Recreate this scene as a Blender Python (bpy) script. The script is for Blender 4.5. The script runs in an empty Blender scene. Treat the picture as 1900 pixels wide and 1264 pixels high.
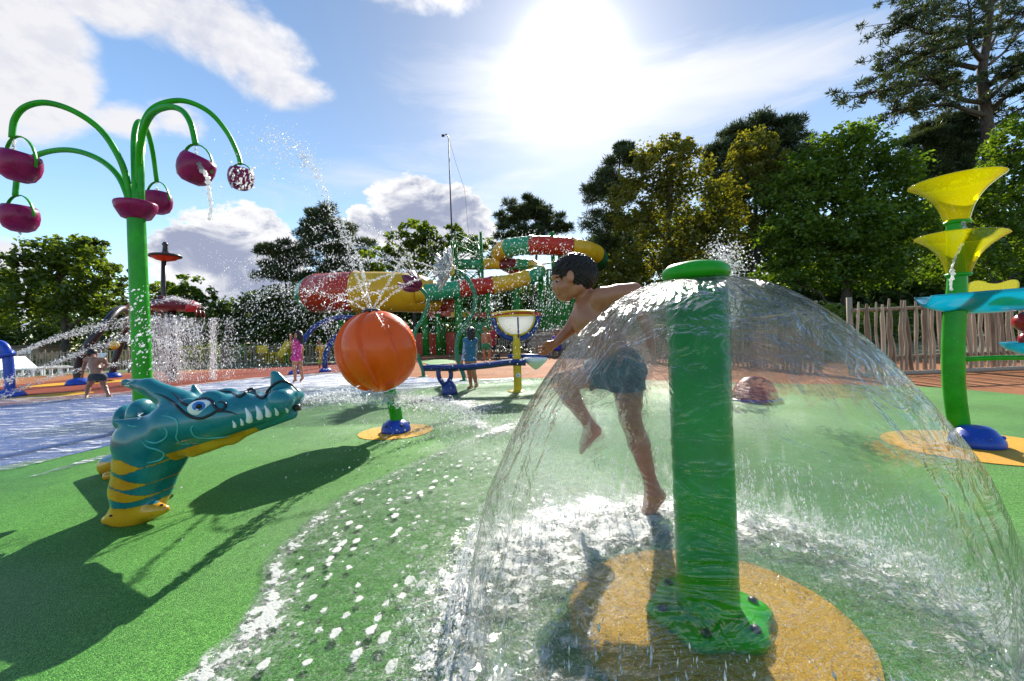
import bpy, math, random
import numpy as np
from mathutils import Vector, Matrix

R = math.radians
rng = np.random.default_rng(7)
random.seed(7)
scene = bpy.context.scene
COL = scene.collection

# ------------------------------------------------------------------ camera
F, CX, CY, CAMH, ROLL = 792.0, 950.0, 632.0, 0.8, R(2.2)
cam = bpy.data.cameras.new('camera')
cam.sensor_width = 36.0
cam.lens = F / 1900.0 * 36.0
cam.clip_start = 0.02
cam.clip_end = 3000.0
camo = bpy.data.objects.new('camera', cam)
COL.objects.link(camo)
camo.matrix_world = Matrix.Translation((0, 0, CAMH)) @ Matrix.Rotation(R(90), 4, 'X') @ Matrix.Rotation(-ROLL, 4, 'Z')
scene.camera = camo

# ------------------------------------------------------------------ render settings
scene.view_settings.view_transform = 'Standard'
scene.view_settings.look = 'None'
scene.view_settings.gamma = 1.0
scene.view_settings.use_curve_mapping = False
scene.view_settings.exposure = 1.2
scene.render.engine = 'CYCLES'
cy = scene.cycles
cy.use_denoising = True
cy.max_bounces = 10
cy.diffuse_bounces = 4
cy.glossy_bounces = 4
cy.transmission_bounces = 8
cy.transparent_max_bounces = 40
cy.sample_clamp_indirect = 6.0
cy.sample_clamp_direct = 0.0
cy.caustics_reflective = False
cy.caustics_refractive = False

# ------------------------------------------------------------------ node expressions
class E:
    def __init__(s, nt, v): s.nt, s.v = nt, v
    def _m(s, op, *a):
        n = s.nt.nodes.new('ShaderNodeMath'); n.operation = op
        for i, x in enumerate((s,) + a):
            if isinstance(x, E): s.nt.links.new(x.v, n.inputs[i])
            else: n.inputs[i].default_value = float(x)
        return E(s.nt, n.outputs[0])
    def __add__(s, o): return s._m('ADD', o)
    __radd__ = __add__
    def __sub__(s, o): return s._m('SUBTRACT', o)
    def __rsub__(s, o): return (s * -1.0) + o
    def __mul__(s, o): return s._m('MULTIPLY', o)
    __rmul__ = __mul__
    def __truediv__(s, o): return s._m('DIVIDE', o)
    def max(s, o): return s._m('MAXIMUM', o)
    def min(s, o): return s._m('MINIMUM', o)
    def pow(s, o): return s._m('POWER', o)
    def abs(s): return s._m('ABSOLUTE')
    def sqrt(s): return s._m('SQRT')
    def asin(s): return s._m('ARCSINE')
    def sin(s): return s._m('SINE')
    def atan2(s, o): return s._m('ARCTAN2', o)
    def smooth(s, lo, hi, a=0.0, b=1.0):
        n = s.nt.nodes.new('ShaderNodeMapRange'); n.interpolation_type = 'SMOOTHSTEP'; n.clamp = True
        s.nt.links.new(s.v, n.inputs[0])
        for i, x in enumerate((lo, hi, a, b)): n.inputs[i + 1].default_value = x
        return E(s.nt, n.outputs[0])

def lnk(nt, a, b):
    nt.links.new(a.v if isinstance(a, E) else a, b)
def mixc(nt, f, a, b, mode='MIX'):
    n = nt.nodes.new('ShaderNodeMix'); n.data_type = 'RGBA'; n.blend_type = mode; n.clamp_factor = True
    for x, i in ((f, 0), (a, 6), (b, 7)):
        if isinstance(x, E): nt.links.new(x.v, n.inputs[i])
        elif hasattr(x, 'links') or isinstance(x, bpy.types.NodeSocket): nt.links.new(x, n.inputs[i])
        elif i == 0: n.inputs[0].default_value = x
        else: n.inputs[i].default_value = tuple(x) + (1.0,) if len(x) == 3 else x
    return n.outputs[2]
def noise(nt, vec, scale, detail=4.0, rough=0.55, dist=0.0, out=0, dim='3D'):
    n = nt.nodes.new('ShaderNodeTexNoise'); n.noise_dimensions = dim
    if vec is not None: lnk(nt, vec, n.inputs['Vector'])
    n.inputs['Scale'].default_value = scale; n.inputs['Detail'].default_value = detail
    n.inputs['Roughness'].default_value = rough; n.inputs['Distortion'].default_value = dist
    return E(nt, n.outputs[out])
def vmul(nt, vec, s):
    n = nt.nodes.new('ShaderNodeVectorMath'); n.operation = 'MULTIPLY'
    lnk(nt, vec, n.inputs[0]); n.inputs[1].default_value = s
    return n.outputs[0]
def sep(nt, vec):
    n = nt.nodes.new('ShaderNodeSeparateXYZ'); lnk(nt, vec, n.inputs[0])
    return [E(nt, o) for o in n.outputs]
def texco(nt, which='Object'):
    return nt.nodes.new('ShaderNodeTexCoord').outputs[which]

# pixel of the 1900 x 1264 photograph -> place in the world
_c, _s = math.cos(ROLL), math.sin(ROLL)
def px(x, y, d):
    dx, dy = x - CX, y - CY
    xr, yr = dx * _c - dy * _s, dx * _s + dy * _c
    return np.array((xr / F * d, d, CAMH - yr / F * d))
def gp(x, y, z=0.0):
    dx, dy = x - CX, y - CY
    d = (CAMH - z) * F / max(dx * _s + dy * _c, 4.0)
    p = px(x, y, d); p[2] = z
    return p
def gx(x, d):
    """world x of the ground point seen in column x at depth d"""
    yr = CAMH * F / d
    dy = (yr - (x - CX) * _s) / _c
    return px(x, CY + dy, d)[0]

# ------------------------------------------------------------------ world
SUN_EL, SUN_AZ = R(32.5), R(9.0)
SUN = Vector((math.sin(SUN_AZ) * math.cos(SUN_EL), math.cos(SUN_AZ) * math.cos(SUN_EL), math.sin(SUN_EL)))
world = bpy.data.worlds.new('World'); scene.world = world; world.use_nodes = True
nt = world.node_tree; nt.nodes.clear()
sky = nt.nodes.new('ShaderNodeTexSky'); sky.sky_type = 'NISHITA'; sky.sun_disc = False
sky.sun_elevation = SUN_EL; sky.sun_rotation = SUN_AZ
sky.air_density = 1.0; sky.dust_density = 0.25; sky.ozone_density = 1.6
vec = texco(nt, 'Generated')
X_, Y_, Z_ = sep(nt, vec)
el = Z_.min(1.0).max(-1.0).asin(); az = X_.atan2(Y_)
def azel(x, y):
    v = px(x, y, 1.0) - np.array((0, 0, CAMH)); v /= np.linalg.norm(v)
    return math.atan2(v[0], v[1]), math.asin(v[2])
# soft cloud banks: centre, end of long axis, end of short axis, weight
CLOUDS = [
    ((40, 90), (170, 200), (100, -30), 1.25), ((-120, 150), (-330, 150), (-120, 330), 1.25),
    ((230, -10), (420, 40), (200, 60), 1.1), ((420, 60), (580, 180), (490, 10), 1.15),
    ((520, 160), (620, 205), (550, 110), 1.1), ((330, 20), (560, 120), (380, -50), 0.9),
    ((240, 225), (330, 240), (240, 260), 0.72), ((330, 225), (390, 240), (325, 265), 0.72),
    ((770, -20), (900, -10), (770, 30), 0.8),
    ((20, 480), (110, 490), (20, 520), 0.95), ((0, 690), (300, 690), (0, 590), 0.5),
]
CUMULUS = [((450, 515), (590, 530), (450, 395), 1.2), ((490, 450), (560, 470), (485, 385), 1.0), ((365, 480), (440, 480), (365, 440), 0.95),
           ((800, 420), (915, 440), (805, 335), 1.25), ((690, 415), (750, 420), (690, 375), 0.95),
           ((850, 390), (905, 400), (850, 335), 0.95)]
STREAKS = [((1280, 170), (1720, 50), (1300, 240), 0.95), ((1090, 190), (1500, 120), (1110, 290), 0.7),
           ((800, 400), (1150, 250), (820, 430), 0.55), ((700, 330), (1050, 230), (720, 380), 0.45)]
def bank(lst):
    tot = None
    for c, a, b, w in lst:
        a0, e0 = azel(*c); ce = math.cos(e0)
        A = np.array(azel(*a)) - (a0, e0); B = np.array(azel(*b)) - (a0, e0)
        M = np.linalg.inv(np.array([[A[0] * ce, B[0] * ce], [A[1], B[1]]]))
        dx = (az - a0) * ce; dy = el - e0
        p = dx * M[0, 0] + dy * M[0, 1]; q = dx * M[1, 0] + dy * M[1, 1]
        m = ((1.0 - (p * p + q * q) * 0.55).max(0.0)) * w
        tot = m if tot is None else tot.max(m)
    return tot
nvec = vmul(nt, vec, (1.0, 1.0, 1.6))
n1 = noise(nt, nvec, 5.0, 9.0, 0.58, 0.4)
n2 = noise(nt, nvec, 14.0, 8.0, 0.6, 0.2)
svec = vmul(nt, vec, (1.0, 1.0, 5.0))
n3 = noise(nt, svec, 4.0, 7.0, 0.6, 0.6)
elsewhere = (noise(nt, nvec, 1.6, 3.0, 0.5) - 0.5) * 1.6 * (Y_.smooth(0.25, -0.1))
soft = bank(CLOUDS).max(elsewhere)
d_soft = (soft + (n1 - 0.5) * 1.9 + (n2 - 0.5) * 0.5).smooth(0.42, 0.95)
cum_raw = bank(CUMULUS) + (n2 - 0.5) * 1.35 + (n1 - 0.5) * 0.5
d_cum = cum_raw.smooth(0.44, 0.56)
core = (cum_raw.min(0.86) + (noise(nt, nvec, 9.0, 7.0, 0.62, 0.5) - 0.5) * 2.0).smooth(0.48, 1.02) * 0.95
d_str = (bank(STREAKS) + (n3 - 0.5) * 1.1).smooth(0.2, 1.0) * 0.75
cosang = X_ * SUN[0] + Y_ * SUN[1] + Z_ * SUN[2]
cp = cosang.max(0.0)
glow = cp.pow(14.0) * 0.4 + cp.pow(80.0) * 1.3 + cp.pow(600.0) * 26.0
hs = nt.nodes.new('ShaderNodeHueSaturation'); hs.inputs['Saturation'].default_value = 1.08
hs.inputs['Hue'].default_value = 0.498; hs.inputs['Value'].default_value = 1.08
lnk(nt, sky.outputs[0], hs.inputs['Color'])
base = hs.outputs[0]
clear = 1.0 - cp.pow(3.0) * 0.55
def grey(e, tint=(1, 1, 1)):
    n = nt.nodes.new('ShaderNodeCombineXYZ')
    for i in range(3): lnk(nt, e * tint[i], n.inputs[i])
    return n.outputs[0]
def addc(a, b): return mixc(nt, 1.0, a, b, 'ADD')
base = mixc(nt, 1.0, base, grey(clear, (1.0, 1.0, 1.0)), 'MULTIPLY')
lit = addc(grey(cp.pow(8.0) * 0.8, (1, 1, 1)), (3.9, 3.9, 4.05, 1))
col = mixc(nt, d_str, base, lit)
lit2 = mixc(nt, (n2.smooth(0.35, 0.6) * 0.7 + n1.smooth(0.4, 0.6) * 0.5).min(1.0), (3.0, 3.1, 3.6, 1), lit)
col = mixc(nt, d_soft, col, lit2)
col = addc(col, grey(glow, (1.0, 0.985, 0.95)))
ccol = mixc(nt, core, (4.4, 4.4, 4.5, 1), (1.5, 1.7, 2.4, 1))
col = mixc(nt, d_cum, col, ccol)
bg = nt.nodes.new('ShaderNodeBackground'); bg.inputs['Strength'].default_value = 0.1
lnk(nt, col, bg.inputs['Color'])
wo = nt.nodes.new('ShaderNodeOutputWorld'); lnk(nt, bg.outputs[0], wo.inputs[0])

sd = bpy.data.lights.new('sun', 'SUN'); sd.energy = 4.2; sd.angle = R(0.5); sd.color = (1.0, 0.95, 0.86)
so = bpy.data.objects.new('sun', sd); COL.objects.link(so)
so.rotation_euler = SUN.to_track_quat('Z', 'Y').to_euler()

# ------------------------------------------------------------------ mesh helpers
def fast_mesh(name, V, Fc, mats=(), smooth=True, midx=None, attrs=None, uv=None):
    V = np.asarray(V, np.float32)
    me = bpy.data.meshes.new(name)
    me.vertices.add(len(V)); me.vertices.foreach_set('co', V.ravel())
    if isinstance(Fc, np.ndarray):
        k = Fc.shape[1]; n = len(Fc)
        me.loops.add(n * k); me.loops.foreach_set('vertex_index', Fc.astype(np.int32).ravel())
        me.polygons.add(n); me.polygons.foreach_set('loop_start', np.arange(0, n * k, k, dtype=np.int32))
        try: me.polygons.foreach_set('loop_total', np.full(n, k, np.int32))
        except Exception: pass
    else:
        ls = np.cumsum([0] + [len(f) for f in Fc]).astype(np.int32); n = len(Fc)
        me.loops.add(int(ls[-1])); me.loops.foreach_set('vertex_index', np.array([i for f in Fc for i in f], np.int32))
        me.polygons.add(n); me.polygons.foreach_set('loop_start', ls[:-1])
        try: me.polygons.foreach_set('loop_total', np.diff(ls).astype(np.int32))
        except Exception: pass
    me.polygons.foreach_set('use_smooth', np.full(n, bool(smooth), bool))
    for m in mats: me.materials.append(m)
    if midx is not None: me.polygons.foreach_set('material_index', np.asarray(midx, np.int32))
    if attrs:
        for k_, a in attrs.items():
            at = me.attributes.new(k_, 'FLOAT', 'POINT'); at.data.foreach_set('value', np.asarray(a, np.float32))
    if uv is not None:
        l = me.uv_layers.new(name='UVMap'); vi = np.empty(len(me.loops), np.int32); me.loops.foreach_get('vertex_index', vi)
        l.data.foreach_set('uv', np.asarray(uv, np.float32)[vi].ravel())
    me.update(calc_edges=True)
    me.validate()
    return me

class MB:
    """collects shapes in world coordinates"""
    def __init__(s): s.V, s.F, s.sm = [], [], []
    def add(s, V, Fc):
        o = len(s.V); s.V += [tuple(map(float, v)) for v in V]; s.F += [tuple(int(i) + o for i in f) for f in Fc]
        return s
    def box(s, c, size, rz=0.0, ry=0.0, rx=0.0, taper=1.0):
        M = Matrix.Rotation(rz, 3, 'Z') @ Matrix.Rotation(ry, 3, 'Y') @ Matrix.Rotation(rx, 3, 'X')
        V = []
        for k in (-1, 1):
            t = taper if k > 0 else 1.0
            for (i, j) in ((-1, -1), (1, -1), (1, 1), (-1, 1)):
                V.append(Vector(c) + M @ Vector((i * size[0] / 2 * t, j * size[1] / 2 * t, k * size[2] / 2)))
        return s.add(V, [(0, 3, 2, 1), (4, 5, 6, 7), (0, 1, 5, 4), (1, 2, 6, 5), (2, 3, 7, 6), (3, 0, 4, 7)])
    def tube(s, pts, r, n=10, cap=True, closed=False, flat=1.0, up=None):
        P = [Vector(p) for p in pts]; m = len(P)
        rr = r if hasattr(r, '__len__') else [r] * m
        V, Fc = [], []
        T = []
        for i in range(m):
            a = P[i - 1] if (i > 0 or closed) else P[i]; b = P[(i + 1) % m] if (i < m - 1 or closed) else P[i]
            t = (b - a); T.append(t.normalized() if t.length > 1e-9 else Vector((0, 0, 1)))
        u = Vector(up) if up is not None else (Vector((0, 0, 1)) if abs(T[0].z) < 0.9 else Vector((1, 0, 0)))
        u = (u - T[0] * u.dot(T[0])).normalized()
        for i in range(m):
            u = (u - T[i] * u.dot(T[i]))
            u = u.normalized() if u.length > 1e-6 else T[i].orthogonal().normalized()
            w = T[i].cross(u)
            for k in range(n):
                a = 2 * math.pi * k / n
                V.append(P[i] + (u * math.cos(a) * flat + w * math.sin(a)) * rr[i])
        for i in range(m if closed else m - 1):
            j = (i + 1) % m
            for k in range(n):
                l = (k + 1) % n
                Fc.append((i * n + k, i * n + l, j * n + l, j * n + k))
        if cap and not closed:
            Fc.append(tuple(range(n - 1, -1, -1))); Fc.append(tuple((m - 1) * n + k for k in range(n)))
        return s.add(V, Fc)
    def lathe(s, prof, c=(0, 0, 0), axis=(0, 0, 1), n=32, cap=True, wob=None):
        """prof: (r, h) pairs along axis"""
        ax = Vector(axis).normalized(); u = ax.orthogonal().normalized()
        if abs(ax.z) > 0.5: u = (Vector((1, 0, 0)) - ax * ax.x).normalized()
        w = ax.cross(u); V, Fc = [], []
        for (r, h) in prof:
            for k in range(n):
                a = 2 * math.pi * k / n
                rr = r * (wob(a, h) if wob else 1.0)
                V.append(Vector(c) + ax * h + (u * math.cos(a) + w * math.sin(a)) * rr)
        for i in range(len(prof) - 1):
            for k in range(n):
                l = (k + 1) % n
                Fc.append((i * n + k, i * n + l, (i + 1) * n + l, (i + 1) * n + k))
        if cap:
            if prof[0][0] > 1e-6: Fc.append(tuple(range(n - 1, -1, -1)))
            if prof[-1][0] > 1e-6: Fc.append(tuple((len(prof) - 1) * n + k for k in range(n)))
        return s.add(V, Fc)
    def ball(s, c, r, n=20, m=12, squash=(1, 1, 1)):
        V, Fc = [], []
        for i in range(m + 1):
            t = math.pi * i / m
            for k in range(n):
                a = 2 * math.pi * k / n
                V.append((c[0] + r * squash[0] * math.sin(t) * math.cos(a), c[1] + r * squash[1] * math.sin(t) * math.sin(a), c[2] - r * squash[2] * math.cos(t)))
        for i in range(m):
            for k in range(n):
                l = (k + 1) % n
                Fc.append((i * n + k, i * n + l, (i + 1) * n + l, (i + 1) * n + k))
        return s.add(V, Fc)
    def prism(s, poly, z0, z1):
        n = len(poly)
        V = [(p[0], p[1], z0) for p in poly] + [(p[0], p[1], z1) for p in poly]
        return s.add(V, [tuple(range(n - 1, -1, -1)), tuple(range(n, 2 * n))] + [(i, (i + 1) % n, n + (i + 1) % n, n + i) for i in range(n)])

def catmull(P, k=8, closed=False):
    P = [np.asarray(p, float) for p in P]; out = []
    n = len(P)
    for i in range(n if closed else n - 1):
        if closed: a, b, c, d = P[i - 1], P[i], P[(i + 1) % n], P[(i + 2) % n]
        else: a, b, c, d = P[max(i - 1, 0)], P[i], P[i + 1], P[min(i + 2, n - 1)]
        for j in range(k):
            t = j / k
            out.append(0.5 * ((2 * b) + (-a + c) * t + (2 * a - 5 * b + 4 * c - d) * t * t + (-a + 3 * b - 3 * c + d) * t ** 3))
    if not closed: out.append(P[-1])
    return out

# ------------------------------------------------------------------ scene objects
ROOTLOC = {}
def thing(name, label, cat, loc, group=None):
    o = bpy.data.objects.new(name, None); COL.objects.link(o); o.location = tuple(map(float, loc))
    o.empty_display_size = 0.1
    o['label'] = label; o['category'] = cat
    if group: o['group'] = group
    ROOTLOC[o.name] = np.array(loc, float)
    return o
def link(name, me, parent=None, label=None, cat=None, kind=None, group=None):
    o = bpy.data.objects.new(name, me); COL.objects.link(o)
    if parent is not None:
        o.parent = parent; ROOTLOC[o.name] = ROOTLOC.get(parent.name, np.zeros(3))
    if label: o['label'] = label
    if cat: o['category'] = cat
    if kind: o['kind'] = kind
    if group: o['group'] = group
    return o
def part(name, mb, mat, parent=None, smooth=True, label=None, cat=None, kind=None, group=None, auto=None):
    """mesh from world coordinates; becomes a child of `parent` whose base is its origin"""
    off = ROOTLOC.get(parent.name, np.zeros(3)) if parent is not None else np.zeros(3)
    V = np.array(mb.V) - off
    me = fast_mesh(name, V, mb.F, [mat], smooth)
    if auto is not None:
        sharpen(me, auto)
    return link(name, me, parent, label, cat, kind, group)
def sharpen(me, ang):
    try: me.set_sharp_from_angle(angle=ang)
    except Exception: pass
def copy_tree(o, parent=None):
    c = o.copy(); COL.objects.link(c)
    if parent is not None: c.parent = parent
    for ch in list(o.children): copy_tree(ch, c)
    return c

# ------------------------------------------------------------------ materials
def newmat(name):
    m = bpy.data.materials.new(name); m.use_nodes = True
    m.node_tree.nodes.clear()
    out = m.node_tree.nodes.new('ShaderNodeOutputMaterial')
    return m, m.node_tree, out
def prin(nt, color=None, rough=0.5, **kw):
    n = nt.nodes.new('ShaderNodeBsdfPrincipled')
    if color is not None:
        if isinstance(color, (tuple, list)): n.inputs['Base Color'].default_value = tuple(color)[:3] + (1,)
        else: lnk(nt, color, n.inputs['Base Color'])
    if isinstance(rough, E): lnk(nt, rough, n.inputs['Roughness'])
    else: n.inputs['Roughness'].default_value = rough
    for k, v in kw.items():
        k = k.replace('_', ' ')
        if isinstance(v, E): lnk(nt, v, n.inputs[k])
        else: n.inputs[k].default_value = v
    return n
def bump(nt, h, strength=0.3, dist=0.01, into=None):
    b = nt.nodes.new('ShaderNodeBump'); b.inputs['Strength'].default_value = strength; b.inputs['Distance'].default_value = dist
    lnk(nt, h, b.inputs['Height'])
    if into is not None: lnk(nt, b.outputs[0], into.inputs['Normal'])
    return b
def schlick(nt, f0, normal=None, gain=1.0, top=1.0):
    w = nt.nodes.new('ShaderNodeLayerWeight'); w.inputs['Blend'].default_value = 0.5
    if normal is not None: lnk(nt, normal, w.inputs['Normal'])
    return (E(nt, w.outputs['Facing']).pow(5.0) * ((1 - f0) * gain) + f0 * gain).min(top)
def paint(name, color, rough=0.3, var=0.18, scale=6.0, coat=0.3, bmp=0.0, metallic=0.0, spec=0.5):
    """painted or moulded surface with faint mottling, scuffs and dried drops"""
    m, nt, out = newmat(name)
    co = texco(nt)
    n = noise(nt, co, scale, 6.0, 0.6)
    dark = tuple(c * (1 - var) for c in color); light = tuple(min(1, c * (1 + var) + 0.004) for c in color)
    c = mixc(nt, n.smooth(0.3, 0.7), dark, light)
    sp = noise(nt, co, scale * 14, 3.0, 0.6).smooth(0.64, 0.72) * 0.12
    c = mixc(nt, sp, c, (0.7, 0.72, 0.7))
    b = prin(nt, c, n.smooth(0.25, 0.75, max(rough - 0.09, 0.04), rough + 0.12), Metallic=metallic)
    b.inputs['Coat Weight'].default_value = coat * 0.35; b.inputs['Coat Roughness'].default_value = 0.12
    b.inputs['Specular IOR Level'].default_value = spec * 0.6
    bump(nt, noise(nt, co, scale * 9, 4.0, 0.6), 0.12 + bmp, 0.004, b)
    lnk(nt, b.outputs[0], out.inputs[0])
    return m
def skin_mat(name, color):
    m, nt, out = newmat(name)
    co = texco(nt)
    n = noise(nt, co, 9.0, 5.0, 0.6)
    c = mixc(nt, n.smooth(0.3, 0.7), tuple(x * f for x, f in zip(color, (0.86, 0.8, 0.78))), tuple(min(1, x * 1.1) for x in color))
    b = prin(nt, c, 0.42)
    b.inputs['Subsurface Weight'].default_value = 0.25; b.inputs['Subsurface Radius'].default_value = (0.02, 0.008, 0.004)
    b.inputs['Subsurface Scale'].default_value = 0.4
    bump(nt, noise(nt, co, 160.0, 3.0), 0.08, 0.003, b)
    lnk(nt, b.outputs[0], out.inputs[0]); return m
def cloth_mat(name, color, color2=None, scale=18.0):
    m, nt, out = newmat(name)
    co = texco(nt)
    n = noise(nt, co, scale, 3.0, 0.6)
    c = mixc(nt, n.smooth(0.47, 0.55), color, color2 or tuple(x * 0.75 for x in color))
    b = prin(nt, c, 0.75); b.inputs['Sheen Weight'].default_value = 0.2
    bump(nt, noise(nt, co, 70.0, 3.0) + noise(nt, co, 9.0, 2.0) * 2.0, 0.35, 0.01, b)
    lnk(nt, b.outputs[0], out.inputs[0]); return m
def translucent_plastic(name, color, through=0.65, rough=0.12):
    """moulded clear-coloured acrylic: lets sun and sky through"""
    m, nt, out = newmat(name)
    co = texco(nt)
    n = noise(nt, co, 5.0, 4.0)
    tr = nt.nodes.new('ShaderNodeBsdfTransparent'); tr.inputs[0].default_value = color + (1,)
    tl = nt.nodes.new('ShaderNodeBsdfTranslucent'); tl.inputs[0].default_value = tuple(c * 0.9 for c in color) + (1,)
    df = nt.nodes.new('ShaderNodeBsdfDiffuse'); df.inputs[0].default_value = tuple(c * 0.6 for c in color) + (1,)
    gl = nt.nodes.new('ShaderNodeBsdfGlossy'); gl.inputs['Roughness'].default_value = rough
    b = bump(nt, n, 0.1, 0.01); lnk(nt, b.outputs[0], gl.inputs['Normal'])
    fr = schlick(nt, 0.04)
    def mx(f, a, b_):
        x = nt.nodes.new('ShaderNodeMixShader')
        if isinstance(f, E) or isinstance(f, bpy.types.NodeSocket): lnk(nt, f, x.inputs[0])
        else: x.inputs[0].default_value = f
        lnk(nt, a, x.inputs[1]); lnk(nt, b_, x.inputs[2]); return x.outputs[0]
    s = mx(0.45, tl.outputs[0], df.outputs[0])
    s = mx(through, s, tr.outputs[0])
    s = mx(fr, s, gl.outputs[0])
    lnk(nt, s, out.inputs[0]); return m
def leaf_mat(name, c1, c2, trans=0.45):
    m, nt, out = newmat(name)
    at = nt.nodes.new('ShaderNodeAttribute'); at.attribute_name = 'rnd'
    r = E(nt, at.outputs['Fac'])
    big = noise(nt, texco(nt), 0.35, 3.0)
    f = (r * 0.65 + big.smooth(0.35, 0.65) * 0.35)
    c = mixc(nt, f, c1, c2)
    df = nt.nodes.new('ShaderNodeBsdfDiffuse'); lnk(nt, c, df.inputs[0])
    tl = nt.nodes.new('ShaderNodeBsdfTranslucent')
    tc = mixc(nt, 1.0, c, (1.5, 1.35, 0.5, 1), 'MULTIPLY'); lnk(nt, tc, tl.inputs[0])
    x = nt.nodes.new('ShaderNodeMixShader'); x.inputs[0].default_value = trans
    lnk(nt, df.outputs[0], x.inputs[1]); lnk(nt, tl.outputs[0], x.inputs[2])
    gl = nt.nodes.new('ShaderNodeBsdfGlossy'); gl.inputs['Roughness'].default_value = 0.45; gl.inputs[0].default_value = (1, 1, 1, 1)
    y = nt.nodes.new('ShaderNodeMixShader'); y.inputs[0].default_value = 0.035
    lnk(nt, x.outputs[0], y.inputs[1]); lnk(nt, gl.outputs[0], y.inputs[2])
    lnk(nt, y.outputs[0], out.inputs[0]); return m
def bark_mat(name, c1, c2):
    m, nt, out = newmat(name)
    co = vmul(nt, texco(nt), (1, 1, 0.25))
    n = noise(nt, co, 9.0, 7.0, 0.65, 0.5)
    b = prin(nt, mixc(nt, n.smooth(0.3, 0.7), c1, c2), 0.9)
    bump(nt, n, 0.8, 0.06, b); lnk(nt, b.outputs[0], out.inputs[0]); return m
def wood_mat(name, c1, c2):
    m, nt, out = newmat(name)
    oi = nt.nodes.new('ShaderNodeObjectInfo')
    rnd = E(nt, oi.outputs['Random'])
    co = vmul(nt, texco(nt), (1, 1, 0.08))
    ad = nt.nodes.new('ShaderNodeVectorMath'); ad.operation = 'ADD'
    lnk(nt, co, ad.inputs[0]); cb = nt.nodes.new('ShaderNodeCombineXYZ'); lnk(nt, rnd * 20.0, cb.inputs[0]); lnk(nt, cb.outputs[0], ad.inputs[1])
    n = noise(nt, ad.outputs[0], 40.0, 6.0, 0.65, 0.3)
    c = mixc(nt, (n * 0.7 + rnd * 0.45).smooth(0.25, 0.85), c1, c2)
    b = prin(nt, c, 0.85); bump(nt, n, 0.6, 0.012, b); lnk(nt, b.outputs[0], out.inputs[0]); return m

M = {}
M['green'] = paint('green_powder_coat', (0.014, 0.3, 0.004), 0.33, coat=0.0, spec=0.45)
M['green_dark'] = paint('green_steel', (0.02, 0.19, 0.022), 0.4, coat=0.15)
M['slide_steel'] = paint('slide_green_steel', (0.012, 0.16, 0.014), 0.45, coat=0.1)
M['stem'] = paint('stem_green', (0.008, 0.16, 0.07), 0.32)
M['magenta'] = paint('magenta_fibreglass', (0.23, 0.003, 0.072), 0.3, var=0.2, scale=9, coat=0.1, spec=0.4)
M['blue'] = paint('blue_plastic', (0.012, 0.06, 0.38), 0.38)
M['navy'] = paint('navy_powder_coat', (0.012, 0.035, 0.17), 0.35)
M['orange'] = paint('orange_fibreglass', (0.88, 0.1, 0.003), 0.3, var=0.05, coat=0.1)
M['yellow'] = paint('yellow_powder_coat', (0.62, 0.42, 0.012), 0.35)
M['white'] = paint('white_plastic', (0.8, 0.8, 0.77), 0.4, var=0.06)
M['black'] = paint('black_paint', (0.012, 0.012, 0.014), 0.25)
M['darkgrey'] = paint('dark_steel', (0.025, 0.02, 0.022), 0.4)
M['red'] = paint('red_plastic', (0.45, 0.015, 0.02), 0.3)
M['teal_line'] = paint('pale_teal_paint', (0.08, 0.42, 0.42), 0.3)
M['s_red'] = paint('slide_red', (0.46, 0.03, 0.01), 0.34, var=0.08, scale=1.2, coat=0.15, spec=0.5)
M['s_yellow'] = paint('slide_yellow', (0.68, 0.37, 0.012), 0.34, var=0.08, scale=1.2, coat=0.15, spec=0.5)
M['s_green'] = paint('slide_green', (0.03, 0.28, 0.12), 0.34, var=0.08, scale=1.2, coat=0.15, spec=0.5)
M['s_teal'] = paint('slide_dark_green', (0.012, 0.13, 0.055), 0.34, var=0.08, scale=1.2, coat=0.15, spec=0.5)
M['s_maroon'] = paint('slide_maroon', (0.16, 0.02, 0.03), 0.34, var=0.08, scale=1.2, coat=0.15, spec=0.5)
M['acid'] = translucent_plastic('yellow_acrylic', (0.9, 0.85, 0.015), 0.72)
M['aqua'] = translucent_plastic('aqua_acrylic', (0.03, 0.62, 0.8), 0.15)
M['skin'] = skin_mat('tanned_skin', (0.42, 0.165, 0.08))
M['skin2'] = skin_mat('brown_skin', (0.3, 0.135, 0.075))
M['hair'] = paint('dark_brown_hair', (0.012, 0.008, 0.006), 0.42, scale=40, coat=0.0, bmp=0.5)
M['hair2'] = paint('black_hair', (0.01, 0.008, 0.008), 0.4, scale=40, coat=0.0, bmp=0.5)
M['hair_fair'] = paint('fair_hair', (0.2, 0.12, 0.05), 0.5, scale=40, coat=0.0, bmp=0.5)
M['picket'] = wood_mat('split_chestnut', (0.17, 0.115, 0.075), (0.52, 0.41, 0.3))
M['rail'] = wood_mat('weathered_rail', (0.22, 0.15, 0.1), (0.4, 0.3, 0.22))
M['oak'] = leaf_mat('oak_leaves', (0.032, 0.07, 0.008), (0.17, 0.24, 0.022), 0.55)
M['oak_bright'] = leaf_mat('bright_oak_leaves', (0.032, 0.085, 0.008), (0.165, 0.265, 0.022), 0.55)
M['oak_rust'] = leaf_mat('turning_oak_leaves', (0.035, 0.07, 0.008), (0.24, 0.22, 0.028), 0.55)
M['dark_leaf'] = leaf_mat('dark_green_leaves', (0.025, 0.055, 0.01), (0.09, 0.14, 0.02), 0.45)  # darker leaf green for the dense oak and the far woodland
M['needle'] = leaf_mat('pine_needles', (0.018, 0.042, 0.014), (0.075, 0.095, 0.028), 0.3)
M['bark'] = bark_mat('pine_bark', (0.035, 0.024, 0.018), (0.12, 0.085, 0.065))
M['bark_oak'] = bark_mat('oak_bark', (0.03, 0.024, 0.018), (0.1, 0.08, 0.06))

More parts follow.
